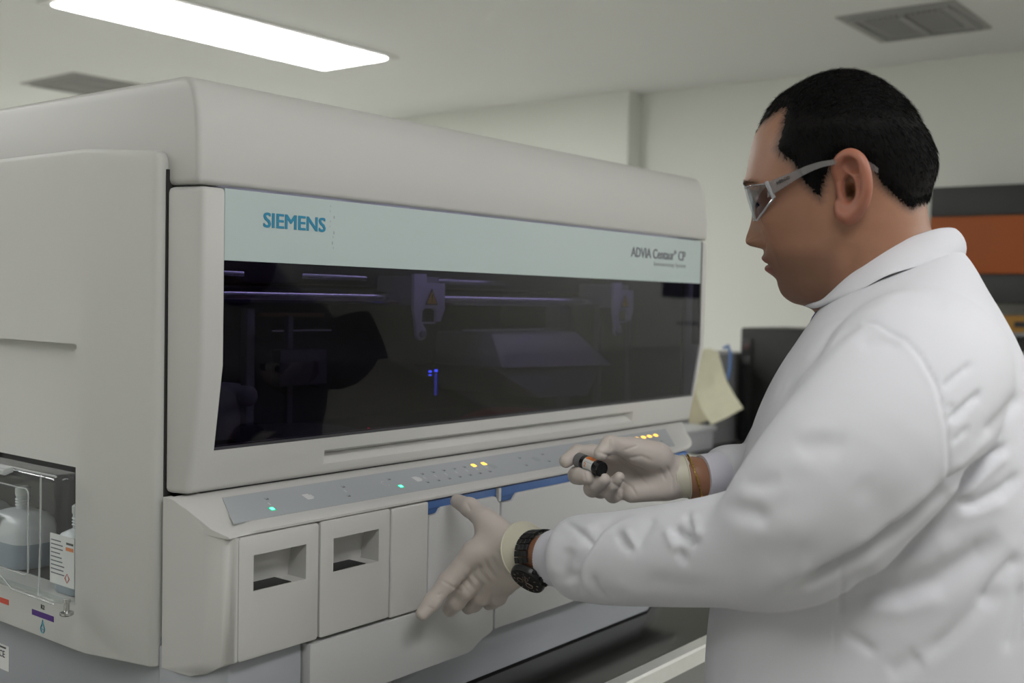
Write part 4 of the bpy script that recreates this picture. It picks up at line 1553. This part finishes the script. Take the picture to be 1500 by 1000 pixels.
for s in (1, -1):
    hp = [(1129, 278, 22, .0715), (1142, 271, 20, .0750), (1160, 262, 16, .0800), (1180, 252, 12, .0850), (1200, 244, 9.5, .0880), (1218, 240, 8, .0885), (1235, 238, 7, .0850), (1255, 238, 7, .0835), (1268, 241, 8, .0840), (1276, 245, 9, .0850), (1285, 251, 8, .0855)]
    rg = []
    for (a, b, h_, w_) in catmull(hp, 22):
        hh = h_ / 2
        rg.append([head_turn((PN(a + w_ * SHIFT, b + e * hh, HC, HDIR) - HDIR * s * (w_ + tt))[None])[0] for e, tt in ((-1, 0), (-.9, .0012), (.9, .0012), (1, 0), (.9, -.0008), (-.9, -.0008))])
    a_ = MB().loft(rg).build('temple_arm', ARM, SG)
    hg = [head_turn((PN(a + w_ * SHIFT, b, HC, HDIR) - HDIR * s * w_)[None])[0] for a, b, w_ in ((1127, 266, .0725), (1132, 276, .0735), (1138, 289, .0735))]
    MB().tube(hg, .0022, 8).build('hinge', RIM, SG)
    if s == 1:
        o0 = head_turn((PN(1143 + .0762 * SHIFT, 270, HC, HDIR) - HDIR * .0772)[None])[0]
        o1 = head_turn((PN(1165 + .08 * SHIFT, 260, HC, HDIR) - HDIR * .0830)[None])[0]
        xd = o1 - o0
        xd /= np.linalg.norm(xd)
        yd = HUP - xd * (HUP @ xd)
        t = text('lettering', 'HERGO', .0044, INK, tuple(o0), tuple(xd), tuple(yd), a_, sx=1.1, bold=.0001)
tag(SG, 'clear wraparound safety glasses on the man\'s face', 'glasses')
adopt(SG)


# ---------------------------------------------------------------- gloves
def J(*a):
    """joint: px, py, depth, radius"""
    return (P(a[0], a[1], a[2]), a[3])


def left_hand(p):
    palm = None
    mcp = [(692, 812, 1.305, .0135), (706, 832, 1.315, .0135), (723, 848, 1.320, .0130), (741, 856, 1.318, .0120)]
    wr = [(764, 796, 1.280, .0150), (768, 806, 1.282, .0165), (770, 820, 1.282, .0165), (769, 832, 1.282, .0150)]
    for m_, w_ in zip(mcp, wr):
        c = cone(p, *(J(*m_)[0], J(*w_)[0]), m_[3], w_[3])
        palm = c if palm is None else smin(palm, c, .010)
    d = palm
    idx_ = [J(692, 812, 1.305, .0130), J(657, 851, 1.308, .0112), J(634, 880, 1.306, .0100), J(619, 898, 1.302, .0082)]
    mid = [J(706, 832, 1.315, .0132), J(684, 862, 1.322, .0118), J(669, 880, 1.333, .0108), J(659, 892, 1.346, .0092)]
    rin = [J(723, 848, 1.320, .0126), J(706, 872, 1.336, .0112), J(694, 883, 1.352, .0102), J(686, 889, 1.366, .0088)]
    pin = [J(741, 856, 1.318, .0112), J(730, 874, 1.338, .0098), J(722, 880, 1.354, .0088), J(716, 884, 1.366, .0078)]
    thm = [J(748, 792, 1.290, .0170), J(712, 762, 1.318, .0136), J(688, 743, 1.342, .0112), J(670, 734, 1.362, .0088)]
    web = cone(p, P(716, 772, 1.312), P(704, 802, 1.306), .0100, .0115)
    d = smin(d, web, .014)
    for f_, k in ((idx_, .006), (mid, .005), (rin, .005), (pin, .005), (thm, .014)):
        d = smin(d, chain(p, f_, .005), k)
    d = smin(d, cone(p, P(766, 812, 1.281), P(798, 816, 1.253), .0255, .0258), .008)
    return d


def right_hand(p):
    mcp = [(904, 672, 1.315, .0115), (903, 688, 1.316, .0118), (906, 704, 1.312, .0115), (913, 717, 1.306, .0105)]
    wr = [(978, 684, 1.302, .0150), (982, 692, 1.304, .0155), (982, 704, 1.304, .0155), (978, 712, 1.302, .0150)]
    d = None
    for m_, w_ in zip(mcp, wr):
        c = cone(p, P(*m_[:3]), P(*w_[:3]), m_[3], w_[3])
        d = c if d is None else smin(d, c, .010)
    d = smin(d, cone(p, P(968, 672, 1.286), P(935, 664, 1.280), .0150, .0135), .012)       # ball of the thumb
    d = smin(d, cone(p, P(970, 716, 1.290), P(925, 722, 1.292), .0130, .0112), .010)       # heel of the hand
    thm = [J(960, 666, 1.284, .0150), J(924, 656, 1.276, .0120), J(893, 651, 1.266, .0100), J(880, 664, 1.258, .0082)]
    ind = [J(904, 672, 1.315, .0112), J(868, 663, 1.308, .0098), J(846, 663, 1.300, .0092), J(829, 675, 1.290, .0080)]
    mid = [J(903, 688, 1.316, .0112), J(868, 694, 1.312, .0104), J(845, 696, 1.292, .0098), J(850, 697, 1.278, .0094), J(861, 699, 1.264, .0080)]
    rin = [J(906, 704, 1.312, .0110), J(880, 716, 1.306, .0104), J(868, 715, 1.284, .0098), J(874, 708, 1.270, .0090), J(884, 702, 1.260, .0076)]
    pin = [J(913, 717, 1.306, .0102), J(898, 724, 1.294, .0094), J(891, 718, 1.280, .0086), J(898, 709, 1.270, .0076), J(907, 699, 1.262, .0064)]
    for f_, k in ((thm, .010), (ind, .004), (mid, .003), (rin, .003), (pin, .003)):
        d = smin(d, chain(p, f_, .004), k)
    d = smin(d, cone(p, P(978, 698, 1.303), P(1004, 699, 1.305), .0225, .0235), .010)
    return d


def fold(V, N, lines, gate=None):
    """lines: (polyline in photo px, half width px, depth m) pressed into or raised from the faces turned to the lens"""
    px, py, z = project(V)
    vis = np.clip((-(N @ _f)) * 2.2, 0, 1)
    out = V.copy()
    for L_ in lines:
        pl, w_, a = L_[:3]
        d, t = polydist(px, py, pl)
        e = np.clip(np.minimum(t, 1 - t) / .18, 0.12, 1) if len(L_) < 4 else 1.0
        out += (a * np.exp(-(d / w_) ** 2) * e * vis)[:, None] * N
    return out


def hand_mesh(name, fn, pts, folds, label):
    A = np.array(pts)
    V, F_ = nets(fn, A.min(0) - .035, A.max(0) + .035, .0012)
    o = mesh_obj(name, V, F_, GLOVE, MAN, 180)
    N = normals(o.data)
    V = fold(coords(o.data), N, [(q[0], q[1], q[2] * 1.3) for q in folds])
    set_coords(o.data, V)
    o['label'] = label
    return o


LF = []
for k in range(13):                      # fine stretch wrinkles across the back of the hand
    t = k / 12
    x0, y0 = 672 + 62 * t, 838 - 36 * t
    LF.append(([(x0, y0), (x0 + 6, y0 + 14), (x0 + 20, y0 + 30 + 4 * t)], 1.5, -.00055 if k % 2 else .00045))
LF += [([(640, 872), (650, 868)], 2, -.0006), ([(646, 850), (668, 862)], 2, -.0007), ([(664, 858), (676, 866)], 3, -.001), ([(625, 888), (636, 892)], 1.5, -.0005), ([(683, 735), (690, 748)], 2, -.0008), ([(706, 862), (690, 878)], 3, -.0008)]
gl_ = hand_mesh('left_glove', left_hand, [P(619, 898, 1.30), P(670, 734, 1.36), P(802, 816, 1.25), P(716, 884, 1.37), P(741, 856, 1.318)], LF, 'glove on the hand gripping the flap, back of the hand showing')
RF = [([(870, 660), (905, 672), (930, 690), (950, 712)], 2.5, -.0012), ([(905, 700), (925, 712), (934, 728)], 2, -.0010), ([(895, 706), (915, 718)], 2, -.0008), ([(893, 640), (897, 660)], 2, -.0010), ([(912, 660), (935, 652)], 2, -.0008),
      ([(975, 680), (985, 700), (986, 720)], 2, -.0006), ([(965, 684), (976, 704)], 2, -.0006), ([(855, 690), (858, 705)], 1.5, -.0007), ([(905, 674), (940, 668), (958, 676)], 2.5, -.0009), ([(900, 715), (908, 732)], 2, -.0008)]
gr_ = hand_mesh('right_glove', right_hand, [P(829, 675, 1.29), P(893, 645, 1.266), P(1010, 699, 1.305), P(913, 730, 1.306), P(880, 664, 1.25)], RF, 'glove on the hand holding the vial, palm showing')


def ring_on(c, axis, ra, rb, side, n=36):
    """ellipse of points round an axis; ra along side, rb across it"""
    axis = axis / np.linalg.norm(axis)
    s = side - axis * (side @ axis)
    s /= np.linalg.norm(s)
    w_ = np.cross(axis, s)
    return [c + s * ra * math.cos(q) + w_ * rb * math.sin(q) for q in np.linspace(0, 2 * math.pi, n, endpoint=False)]


LAX = P(800, 817, 1.245) - P(765, 812, 1.280)
LAX /= np.linalg.norm(LAX)
rings = []
for (px_, py_, dp, r_) in ((770, 807, 1.280, .0338), (773, 808, 1.278, .0333), (781, 811, 1.272, .0315), (797, 815, 1.257, .0268)):
    rings.append(ring_on(P(px_, py_, dp), LAX + (-_r) * .12 + _u * .22, r_, r_ * .96, _u))
cf = MB().loft(rings, cap=False).build('glove_cuff', CUFFM, gl_, smooth=60)
MB().tube(rings[0], .0011, 6, closed=True).build('cuff_bead', CUFFM, gl_)
RAX = P(1020, 699, 1.305) - P(980, 698, 1.303)
RAX /= np.linalg.norm(RAX)
rings = []
for (px_, py_, dp, r_) in ((986, 697.5, 1.303, .0245), (992, 698, 1.303, .0248), (1000, 698, 1.304, .0252), (1005, 698, 1.304, .0256)):
    rings.append(ring_on(P(px_, py_, dp), RAX + _u * .16, r_, r_ * .95, _u))
MB().loft(rings, cap=False).build('glove_cuff', CUFFM, gr_, smooth=60)
MB().tube(rings[-1], .0010, 6, closed=True).build('cuff_bead', CUFFM, gr_)
MB().tube(rings[0], .0007, 6, closed=True).build('cuff_bead', CUFFM, gr_)

# ---------------------------------------------------------------- lab coat
def ring_pts(fx, fy, bx_, by_, dep, hd, C, nn=64, ex=2.25):
    a = PN(fx, fy, C, TD)
    b = PN(bx_, by_, C, TD)
    c, h_ = (a + b) / 2, (b - a) / 2
    q = np.linspace(0, 2 * np.pi, nn, endpoint=False)
    return [c + h_ * x + TD * hd * y for x, y in zip(sgnpow(np.cos(q), 2 / ex), sgnpow(np.sin(q), 2 / ex))]


TC = P(1315, 450, 1.17)
TOR = [(1222, 432, 1392, 356, .058), (1205, 446, 1411, 369, .0965), (1191, 466, 1428, 392, .131), (1180, 482, 1445, 424, .160), (1167, 502, 1465, 458, .190), (1148, 530, 1484, 494, .208), (1126, 570, 1503, 538, .215), (1106, 620, 1524, 596, .215),
       (1084, 700, 1556, 690, .215), (1060, 800, 1588, 796, .215), (1044, 890, 1604, 888, .217), (1038, 1000, 1612, 1000, .222), (1040, 1150, 1616, 1150, .228), (1046, 1350, 1622, 1350, .234), (1052, 1560, 1628, 1560, .240)]
TI = catmull(TOR, 46)
cm = MB()
cm.loft([ring_pts(*r_[:4], 0, r_[4], TC) for r_ in TI])
SLV_L = [(1352, 545, 1.06, .080), (1338, 560, 1.005, .083), (1296, 625, .968, .079), (1236, 694, .965, .076), (1176, 762, .985, .072), (1122, 798, 1.02, .062), (1062, 805, 1.06, .0545), (985, 812, 1.11, .0515), (905, 818, 1.165, .0490), (866, 818, 1.196, .0480), (842, 818, 1.215, .0455), (832, 818, 1.222, .038)]
SLV_R = [(1262, 520, 1.36, .075), (1215, 600, 1.39, .072), (1150, 690, 1.39, .064), (1110, 705, 1.36, .052), (1085, 700, 1.335, .043), (1062, 695, 1.322, .037), (1050, 696, 1.315, .030)]
for sl in (SLV_L, SLV_R):
    cs = catmull(sl, 40)
    cm.tube([P(*q[:3]) for q in cs], [q[3] for q in cs], 36)
coat = cm.build('lab_coat', COAT, MAN, smooth=0)
md = coat.modifiers.new('r', 'REMESH')
md.mode = 'VOXEL'
md.voxel_size = .0031
bake(coat)
V = coords(coat.data)
E_ = edges(coat.data)
V = relax(V, E_, 14)
px_, py_, pz_ = project(V)
soft = np.exp(-((px_ - 1370) / 95) ** 2 - ((py_ - 510) / 85) ** 2)[:, None] * (pz_ < 1.2)[:, None]
V = V + np.clip(soft * 1.6, 0, 1) * (relax(V, E_, 90) - V)
set_coords(coat.data, V)
# broad soft unevenness of the cloth
N = normals(coat.data)
rng2 = np.random.default_rng(8)
sway = np.zeros(len(V))
for k in range(14):
    d_ = rng2.normal(0, 1, 3)
    d_ /= np.linalg.norm(d_)
    fr_ = rng2.uniform(18, 42)
    sway += np.sin(V @ d_ * fr_ + rng2.uniform(0, 6.3)) / 14
V = V + N * (sway * .0022)[:, None]
FOLDS = [
    # gathered cloth above the cuff
    ([(935, 750), (905, 757), (880, 772), (860, 800), (846, 825), (842, 845), (850, 868), (862, 880)], 8, -.0075),
    ([(945, 756), (905, 768), (884, 785), (866, 812), (857, 838), (862, 860), (880, 880)], 9, .0060),
    ([(816, 775), (808, 800), (806, 825), (812, 850)], 12, .0030),
    ([(824, 760), (842, 772), (856, 786), (862, 800)], 5, -.0040),
    ([(835, 800), (826, 830), (832, 860)], 9, -.0035),
    ([(832, 762), (850, 770), (868, 770)], 6, .0030),
    ([(868, 840), (876, 862), (900, 882)], 7, -.0030),
    # forearm
    ([(906, 780), (914, 795), (927, 806)], 6, -.0050), ([(918, 775), (925, 790), (932, 802)], 5, .0040), ([(930, 806), (950, 770), (958, 752)], 8, -.0030),
    ([(985, 772), (1000, 785), (1023, 795)], 7, -.0065), ([(1016, 752), (1020, 772), (1025, 790)], 8, .0055), ([(992, 806), (1000, 815), (1004, 826)], 6, -.0045), ([(975, 770), (985, 795), (992, 808)], 7, .0030),
    ([(1004, 748), (1012, 765), (1018, 785)], 6, -.0035),
    ([(945, 845), (990, 858), (1040, 862)], 14, -.0020), ([(900, 850), (930, 868), (960, 876)], 10, .0020),
    # elbow
    ([(1048, 733), (1080, 745), (1108, 752), (1128, 768)], 14, -.0045), ([(1060, 722), (1105, 722), (1160, 712)], 12, .0040), ([(1062, 790), (1110, 774), (1160, 778), (1200, 800)], 22, .0050), ([(1070, 822), (1115, 808), (1165, 806), (1205, 822)], 20, -.0030),
    ([(1085, 706), (1120, 712), (1150, 704)], 9, -.0040), ([(1100, 870), (1150, 850), (1200, 835)], 14, .0030),
    # upper arm
    ([(1165, 660), (1195, 649), (1218, 650), (1240, 660)], 13, -.0050), ([(1160, 640), (1195, 630), (1230, 632)], 11, .0050), ([(1110, 690), (1150, 676), (1200, 672)], 13, .0035),
    ([(1258, 700), (1290, 740), (1300, 790)], 18, -.0030), ([(1130, 600), (1155, 585), (1185, 575)], 9, -.0028),
    # shoulder crease and armhole
    ([(1266, 472), (1240, 480), (1214, 500), (1190, 520), (1165, 546), (1146, 572), (1132, 592)], 11, -.0100), ([(1278, 474), (1250, 492), (1222, 513), (1196, 536), (1172, 562), (1152, 590)], 11, .0060),
    ([(1245, 466), (1215, 480), (1190, 505), (1170, 530)], 7, .0035), ([(1186, 495), (1172, 512), (1160, 535), (1150, 560)], 6, -.0045), ([(1256, 505), (1290, 500), (1320, 506)], 12, -.0030),
    ([(1262, 470), (1282, 473), (1304, 486), (1328, 497), (1350, 524), (1370, 558), (1378, 586), (1387, 625), (1390, 665), (1389, 702)], 2.6, -.0024, 1), ([(1258, 476), (1280, 480), (1300, 492), (1323, 503), (1344, 530), (1363, 562), (1371, 588), (1380, 627), (1383, 665), (1383, 700)], 4, .0010, 1),
    # back of the shoulder
    ([(1379, 570), (1400, 552), (1428, 530)], 5, -.0045), ([(1388, 618), (1412, 598), (1440, 572)], 5.5, -.0055), ([(1392, 648), (1405, 640), (1420, 626)], 4, -.0025), ([(1385, 600), (1398, 592)], 3.5, -.0025),
    ([(1394, 718), (1425, 692), (1455, 665), (1476, 650)], 6, -.0080), ([(1400, 736), (1432, 706), (1462, 678), (1482, 662)], 8, .0055), ([(1440, 640), (1470, 610), (1500, 575)], 10, -.0040), ([(1395, 690), (1420, 668), (1445, 640)], 7, .0035),
    ([(1395, 735), (1430, 738), (1470, 716), (1500, 690)], 9, -.0055), ([(1300, 440), (1345, 436), (1390, 452)], 14, -.0022),
    # back panel below the arm
    ([(1243, 846), (1275, 862), (1320, 868), (1375, 850), (1425, 818), (1475, 782)], 13, -.0085), ([(1250, 832), (1300, 830), (1350, 815), (1400, 780)], 14, .0050), ([(1262, 884), (1320, 892), (1390, 872)], 14, .0045),
    ([(1433, 890), (1460, 850), (1500, 810)], 12, -.0055), ([(1350, 965), (1395, 930), (1440, 885), (1480, 860)], 14, -.0045), ([(1234, 926), (1262, 942), (1284, 958)], 8, -.0035), ([(1300, 990), (1350, 960)], 16, -.0030), ([(1475, 960), (1488, 900), (1500, 850)], 10, -.0035),
    ([(1395, 760), (1430, 750), (1480, 735)], 10, .0030), ([(1060, 930), (1062, 970), (1060, 1000)], 12, -.0022), ([(1205, 850), (1190, 920), (1195, 1000)], 16, .0020),
    # the sleeve's lower edge standing clear of the body
    ([(1150, 868), (1200, 846), (1256, 817), (1330, 767), (1386, 719), (1430, 684)], 6, -.0140), ([(1240, 812), (1325, 755), (1378, 708)], 10, .0060),
    # side seam
    ([(1239, 828), (1234, 857), (1228, 913), (1222, 955), (1217, 1005), (1214, 1080)], 2.6, -.0026, 1), ([(1231, 830), (1227, 857), (1221, 913), (1215, 955), (1210, 1005)], 4, .0018, 1),
    # front edge by the collar and pocket
    ([(1196, 470), (1180, 490), (1164, 515), (1150, 545), (1140, 575)], 4, -.0020, 1), ([(1110, 600), (1118, 620), (1128, 612)], 5, -.0035),
]
set_coords(coat.data, V)
N = normals(coat.data)
V = fold(V, N, [(q[0], q[1] * (1.5 if 1050 < q[0][0][0] < 1262 and 590 < q[0][0][1] < 880 and len(q) < 4 else .95), q[2] * (.62 if 1050 < q[0][0][0] < 1262 and 590 < q[0][0][1] < 830 and len(q) < 4 else 1) * ((1.15 if q[2] < 0 else .85) if q[0][0][0] < 1100 else (.95 if q[2] < 0 else .55))) + tuple(q[3:]) for q in FOLDS])
V = relax(V, E_, 1, .4)
set_coords(coat.data, V)
sharp(coat, 180)
coat['label'] = 'white long sleeved lab coat'

# knit cuffs
LC = [(806, 816, 1.246, .0295), (810, 816.5, 1.243, .0308), (819, 817, 1.236, .0318), (840, 818, 1.216, .0325)]
rings = []
AXL = P(830, 818, 1.225) - P(793, 814, 1.254)
for (a, b, c_, r_) in LC:
    rg = []
    for i, q in enumerate(ring_on(P(a, b, c_), AXL, r_, r_ * .95, _u, 120)):
        rg.append(P(a, b, c_) + (q - P(a, b, c_)) * (1 + (.010 if i % 2 else -.010)))
    rings.append(rg)
MB().loft(rings, cap=True).build('knit_cuff', KNIT, coat, smooth=60)
rings = []
AXR = P(1055, 697, 1.315) - P(1024, 699, 1.306)
for (a, b, c_, r_) in ((1027, 699, 1.307, .0262), (1030, 699, 1.308, .0270), (1040, 698, 1.311, .0275), (1060, 696, 1.32, .030)):
    rg = []
    for i, q in enumerate(ring_on(P(a, b, c_), AXR, r_, r_ * .95, _u, 120)):
        rg.append(P(a, b, c_) + (q - P(a, b, c_)) * (1 + (.010 if i % 2 else -.010)))
    rings.append(rg)
MB().loft(rings, cap=True).build('knit_cuff', KNIT, coat, smooth=60)

# collar: a folded band round the neck
NCC = P(1296, 410, 1.18)
cols = []
npx = 72
TOPL = [(1187, 445.5), (1200, 441.5), (1214, 437), (1247, 404), (1295, 371), (1334, 353), (1372, 340), (1393, 336), (1401, 335.5)]
BOTL = [(1187, 449.5), (1204, 451), (1235, 438), (1271, 423.5), (1293, 411.5), (1310, 404.5), (1340, 396), (1367, 389), (1395, 383), (1410.5, 380)]
TL = catmull([(a, b, 0) for a, b in TOPL], 37)
BLn = catmull([(a, b, 0) for a, b in BOTL], 37)


def by_x(L_, f):
    xs, ys = L_[:, 0], L_[:, 1]
    x = xs[0] + (xs[-1] - xs[0]) * f
    return x, np.interp(x, xs, ys)


gridp = []
for k in range(npx + 1):
    ph = -math.pi * .985 + 2 * math.pi * .985 * k / npx          # 0 = nape, ends meet under the chin
    f = .5 + .5 * math.cos(ph)
    sd_ = math.sin(ph)
    tx, ty = by_x(TL, f)
    bx_, by_ = by_x(BLn, f)
    top_hd, bot_hd = .066, .106
    colm = []
    for (m_, ins_, lift_) in ((0.0, 0, 0), (.35, .006, 0), (.7, .005, 0), (.92, .001, 0), (1.0, -.003, -1.5), (.95, -.009, 3), (.6, -.013, 2), (.2, -.018, 0)):
        x, y = bx_ + (tx - bx_) * m_, by_ + (ty - by_) * m_
        hd = bot_hd + (top_hd - bot_hd) * m_
        c = PN(x, y + lift_, NCC, TD)
        out_ = (c - NCC)
        out_ -= TU * (out_ @ TU)
        out_ /= np.linalg.norm(out_) + 1e-9
        q = c - TD * (hd * sd_) + (out_ * abs(math.cos(ph)) - TD * sd_) * ins_
        # keep the drawn line on the near side: compensate the perspective gain
        colm.append(q)
    gridp.append(colm)
cv_ = [p for c_ in gridp for p in c_]
m8 = 8
cf_ = [(i * m8 + j, i * m8 + j + 1, (i + 1) * m8 + j + 1, (i + 1) * m8 + j) for i in range(npx) for j in range(m8 - 1)]
collar = mesh_obj('collar', cv_, cf_, COAT, coat, 180)
md = collar.modifiers.new('t', 'SOLIDIFY')
md.thickness = .0022
md.offset = 0
md = collar.modifiers.new('s', 'SUBSURF')
md.levels = 1
bake(collar)
sharp(collar, 60)
# shirt at the neck
sh_ = MB().loft([ring_pts(*r_[:4], 0, r_[4], TC) for r_ in ((1204, 448, 1340, 400, .030), (1197, 454, 1340, 410, .044), (1190, 464, 1340, 430, .060), (1184, 478, 1340, 450, .07), (1186, 520, 1340, 500, .08))]).build('shirt', SHIRT, MAN, smooth=60)
sh_['label'] = 'dark blue shirt under the coat'
# trousers and shoes
TRM = mat('dark_trousers', (.03, .035, .05), .8)
SHOEM = mat('black_shoes', (.02, .02, .02), .4)
for L_ in LEGS:
    def at(z, r_, dx=0):
        p = L_ * 1.0
        p[2] = z
        return (p, r_)
    cs = [at(.92, .105), at(.75, .095), at(.48, .075), at(.25, .066), at(.07, .066)]
    MB().tube([c[0] for c in cs], [c[1] for c in cs], 24).build('trouser_leg', TRM, MAN)
    fw = -TR_ - TD * 0
    fw = np.array([fw[0], fw[1], 0]) / np.linalg.norm(fw[:2])
    sdv = np.array([-fw[1], fw[0], 0])
    b0_ = np.array([L_[0], L_[1], 0])
    rg = []
    for (t, w_, h_) in ((-.085, .020, .05), (-.07, .034, .085), (-.02, .038, .095), (.05, .042, .080), (.12, .048, .055), (.17, .042, .042), (.195, .020, .028)):
        c = b0_ + fw * t
        rg.append([c + sdv * w_ * math.cos(q) + np.array([0, 0, .001 + h_ * max(0, math.sin(q)) ** .8]) for q in np.linspace(0, 2 * math.pi, 24, endpoint=False)])
    MB().loft(rg).build('shoe', SHOEM, MAN, smooth=60)
tag(MAN, 'man in white lab coat and gloves holding a vial, gripping the analyzer flap', 'person')
adopt(MAN)

# ---------------------------------------------------------------- wristwatch
WT = empty('wristwatch', tuple(P(783, 815, 1.262)))
WC = P(793, 816, 1.257)
WX = LAX + _r * .06 + _u * .10
WX /= np.linalg.norm(WX)
dial_dir = -_f * .62 - _u * .66 - _r * .45
dial_dir -= WX * (dial_dir @ WX)
dial_dir /= np.linalg.norm(dial_dir)
wy = np.cross(WX, dial_dir)
WBLK = mat('watch_black', (.018, .018, .019), .35, .3)
nl = 26
for k in range(nl):
    q = 2 * math.pi * k / nl
    if abs((q + math.pi) % (2 * math.pi) - math.pi) < .55:
        continue
    def wp(rad, qq, ax_):
        return WC + (dial_dir * math.cos(qq) * rad + wy * math.sin(qq) * rad * 1.05) + WX * ax_
    hq = math.pi / nl * .88
    for (a0, a1) in ((-.0105, -.0040), (-.0034, .0034), (.0040, .0105)):
        MBk = MB().add([wp(r_, qq, a) for a in (a0, a1) for qq in (q - hq, q + hq) for r_ in (.0278, .0308)],
                       [(0, 1, 3, 2), (4, 6, 7, 5), (0, 4, 5, 1), (2, 3, 7, 6), (0, 2, 6, 4), (1, 5, 7, 3)])
        if a0 == -.0105:
            lk = MBk
        else:
            lk.add(MBk.v, MBk.f)
    lk.build('link', WBLK, WT, smooth=0, bevel=.0004, seg=1)
cc_ = WC + dial_dir * .0262
MB().lathe([(.0195, 0), (.0212, .002), (.0212, .006), (.0200, .0085), (.0180, .0092)], cc_, dial_dir, 40).build('case', WBLK, WT)
fc = MB().lathe([(.0176, .0090), (.0176, .0094)], cc_, dial_dir, 40).build('dial', mat('watch_dial', (.012, .012, .013), .5), WT)
DGR = mat('dial_print', (.22, .16, .13), .4, .3)
for (a, b, r_) in ((.0065, .0, .0042), (-.0055, .004, .0036), (-.004, -.0065, .0036)):
    c = cc_ + dial_dir * .0096 + wy * a + WX * b
    MB().tube(ring_on(c, dial_dir, r_, r_, WX, 20), .0005, 6, closed=True).build('subdial_ring', DGR, fc)
for k in range(12):
    q = 2 * math.pi * k / 12
    d_ = wy * math.cos(q) + WX * math.sin(q)
    MB().tube([cc_ + dial_dir * .0096 + d_ * .0138, cc_ + dial_dir * .0096 + d_ * .0162], .0005, 6).build('hour_mark', DGR, fc)
for q, l_ in ((.7, .009), (2.5, .013)):
    d_ = wy * math.cos(q) + WX * math.sin(q)
    MB().tube([cc_ + dial_dir * .0099, cc_ + dial_dir * .0099 + d_ * l_], .0006, 6).build('hand', DGR, fc)
for a in (-.010, 0, .010):
    MB().lathe([(.0022, 0), (.0026, .0006), (.0026, .003), (.0015, .0034)], cc_ + dial_dir * .0045 + WX * .0205 * math.cos(a / .021) + wy * a, WX, 12).build('crown', WBLK, WT)
tag(WT, 'black chronograph wristwatch with link strap on the wrist beside the knit cuff', 'watch')
adopt(WT)

# ---------------------------------------------------------------- bracelet
BR = empty('bracelet', tuple(P(1020, 699, 1.305)))
GOLD = mat('gold', (.85, .56, .18), .25, 1.0)
bc = P(1016.5, 698.5, 1.306)
bx2 = RAX - _r * 0 + _u * .10 - _f * .06
bx2 = bx2 + _u * .22
rp = ring_on(bc, bx2, .0272, .0262, _u, 46)
lk0 = None
for i, p in enumerate(rp):
    n_ = rp[(i + 1) % len(rp)]
    t_ = n_ - p
    t_ /= np.linalg.norm(t_)
    MB().tube([p - t_ * .0016, p + t_ * .0016], [.0011, .0011], 6).build('link', GOLD, BR)
MB().tube([rp[11] - (rp[12] - rp[11]) * 1.0, rp[13]], .0017, 8).build('clasp', GOLD, BR)
tag(BR, 'thin gold link bracelet on the wrist between glove and cuff', 'bracelet')
adopt(BR)

# ---------------------------------------------------------------- vial in the right hand
v0, v1 = P(847, 673, 1.289), P(882, 687.5, 1.254)
va = v1 - v0
vl = np.linalg.norm(va)
va /= vl
VI = empty('vial', tuple((v0 + v1) / 2))
rv = .0086
BLKG = mat('glossy_black_cap', (.010, .009, .010), .18)
MB().lathe([(rv * .94, 0), (rv, .0008), (rv, vl * .26), (rv * .9, vl * .265)], v0, va, 40).build('flip_cap', mat('grey_cap', (.16, .16, .17), .45), VI)
MB().lathe([(rv * .90, vl * .25), (rv * .98, vl * .26), (rv * .98, vl * .40), (rv * .9, vl * .405)], v0, va, 40).build('crimp_ring', BLKG, VI)
bt = MB().lathe([(rv * .90, vl * .38), (rv * .97, vl * .40), (rv * .97, vl * .80), (rv * .9, vl * .81)], v0, va, 40).build('bottle', LABEL, VI)
MB().lathe([(rv * 1.0, vl * .78), (rv * 1.02, vl * .80), (rv * 1.02, vl * .97), (rv * .96, vl), (rv * .80, vl), (rv * .78, vl * .985), (rv * .20, vl * .985), (rv * .18, vl * .995), (.0001, vl * .995)], v0, va, 44).build('screw_cap', BLKG, VI)
# label: white sleeve with an orange band and a numeral
sdn = _u - va * (_u @ va)
sdn /= np.linalg.norm(sdn)
tow = np.cross(va, sdn)
if tow @ _f > 0:
    tow = -tow
def vp(tt, ang, r_):
    return v0 + va * vl * tt + (sdn * math.cos(ang) + tow * math.sin(ang)) * r_
def patch(n, t0, t1, a0, a1, m):
    b = MB()
    for i in range(8):
        A0, A1 = a0 + (a1 - a0) * i / 8, a0 + (a1 - a0) * (i + 1) / 8
        b.add([vp(t0, A0, rv * .985), vp(t1, A0, rv * .985), vp(t1, A1, rv * .985), vp(t0, A1, rv * .985)], [(0, 1, 2, 3)])
    return b.build(n, m, bt, smooth=0)
patch('orange_band', .42, .79, -.75, .62, ORANGE)
tpos = vp(.47, 1.75, rv * .985)
t = text('lettering', '2', .0072, ORANGE, tuple(tpos), tuple(va), tuple(sdn * 1.0), bt)
patch('print_line', .45, .76, 1.02, 1.07, PALEPRINT)
patch('print_line', .45, .70, 2.05, 2.10, GREYPRINT)
tag(VI, 'small dark vial with white and orange label held in the gloved fingertips', 'vial')
adopt(VI)
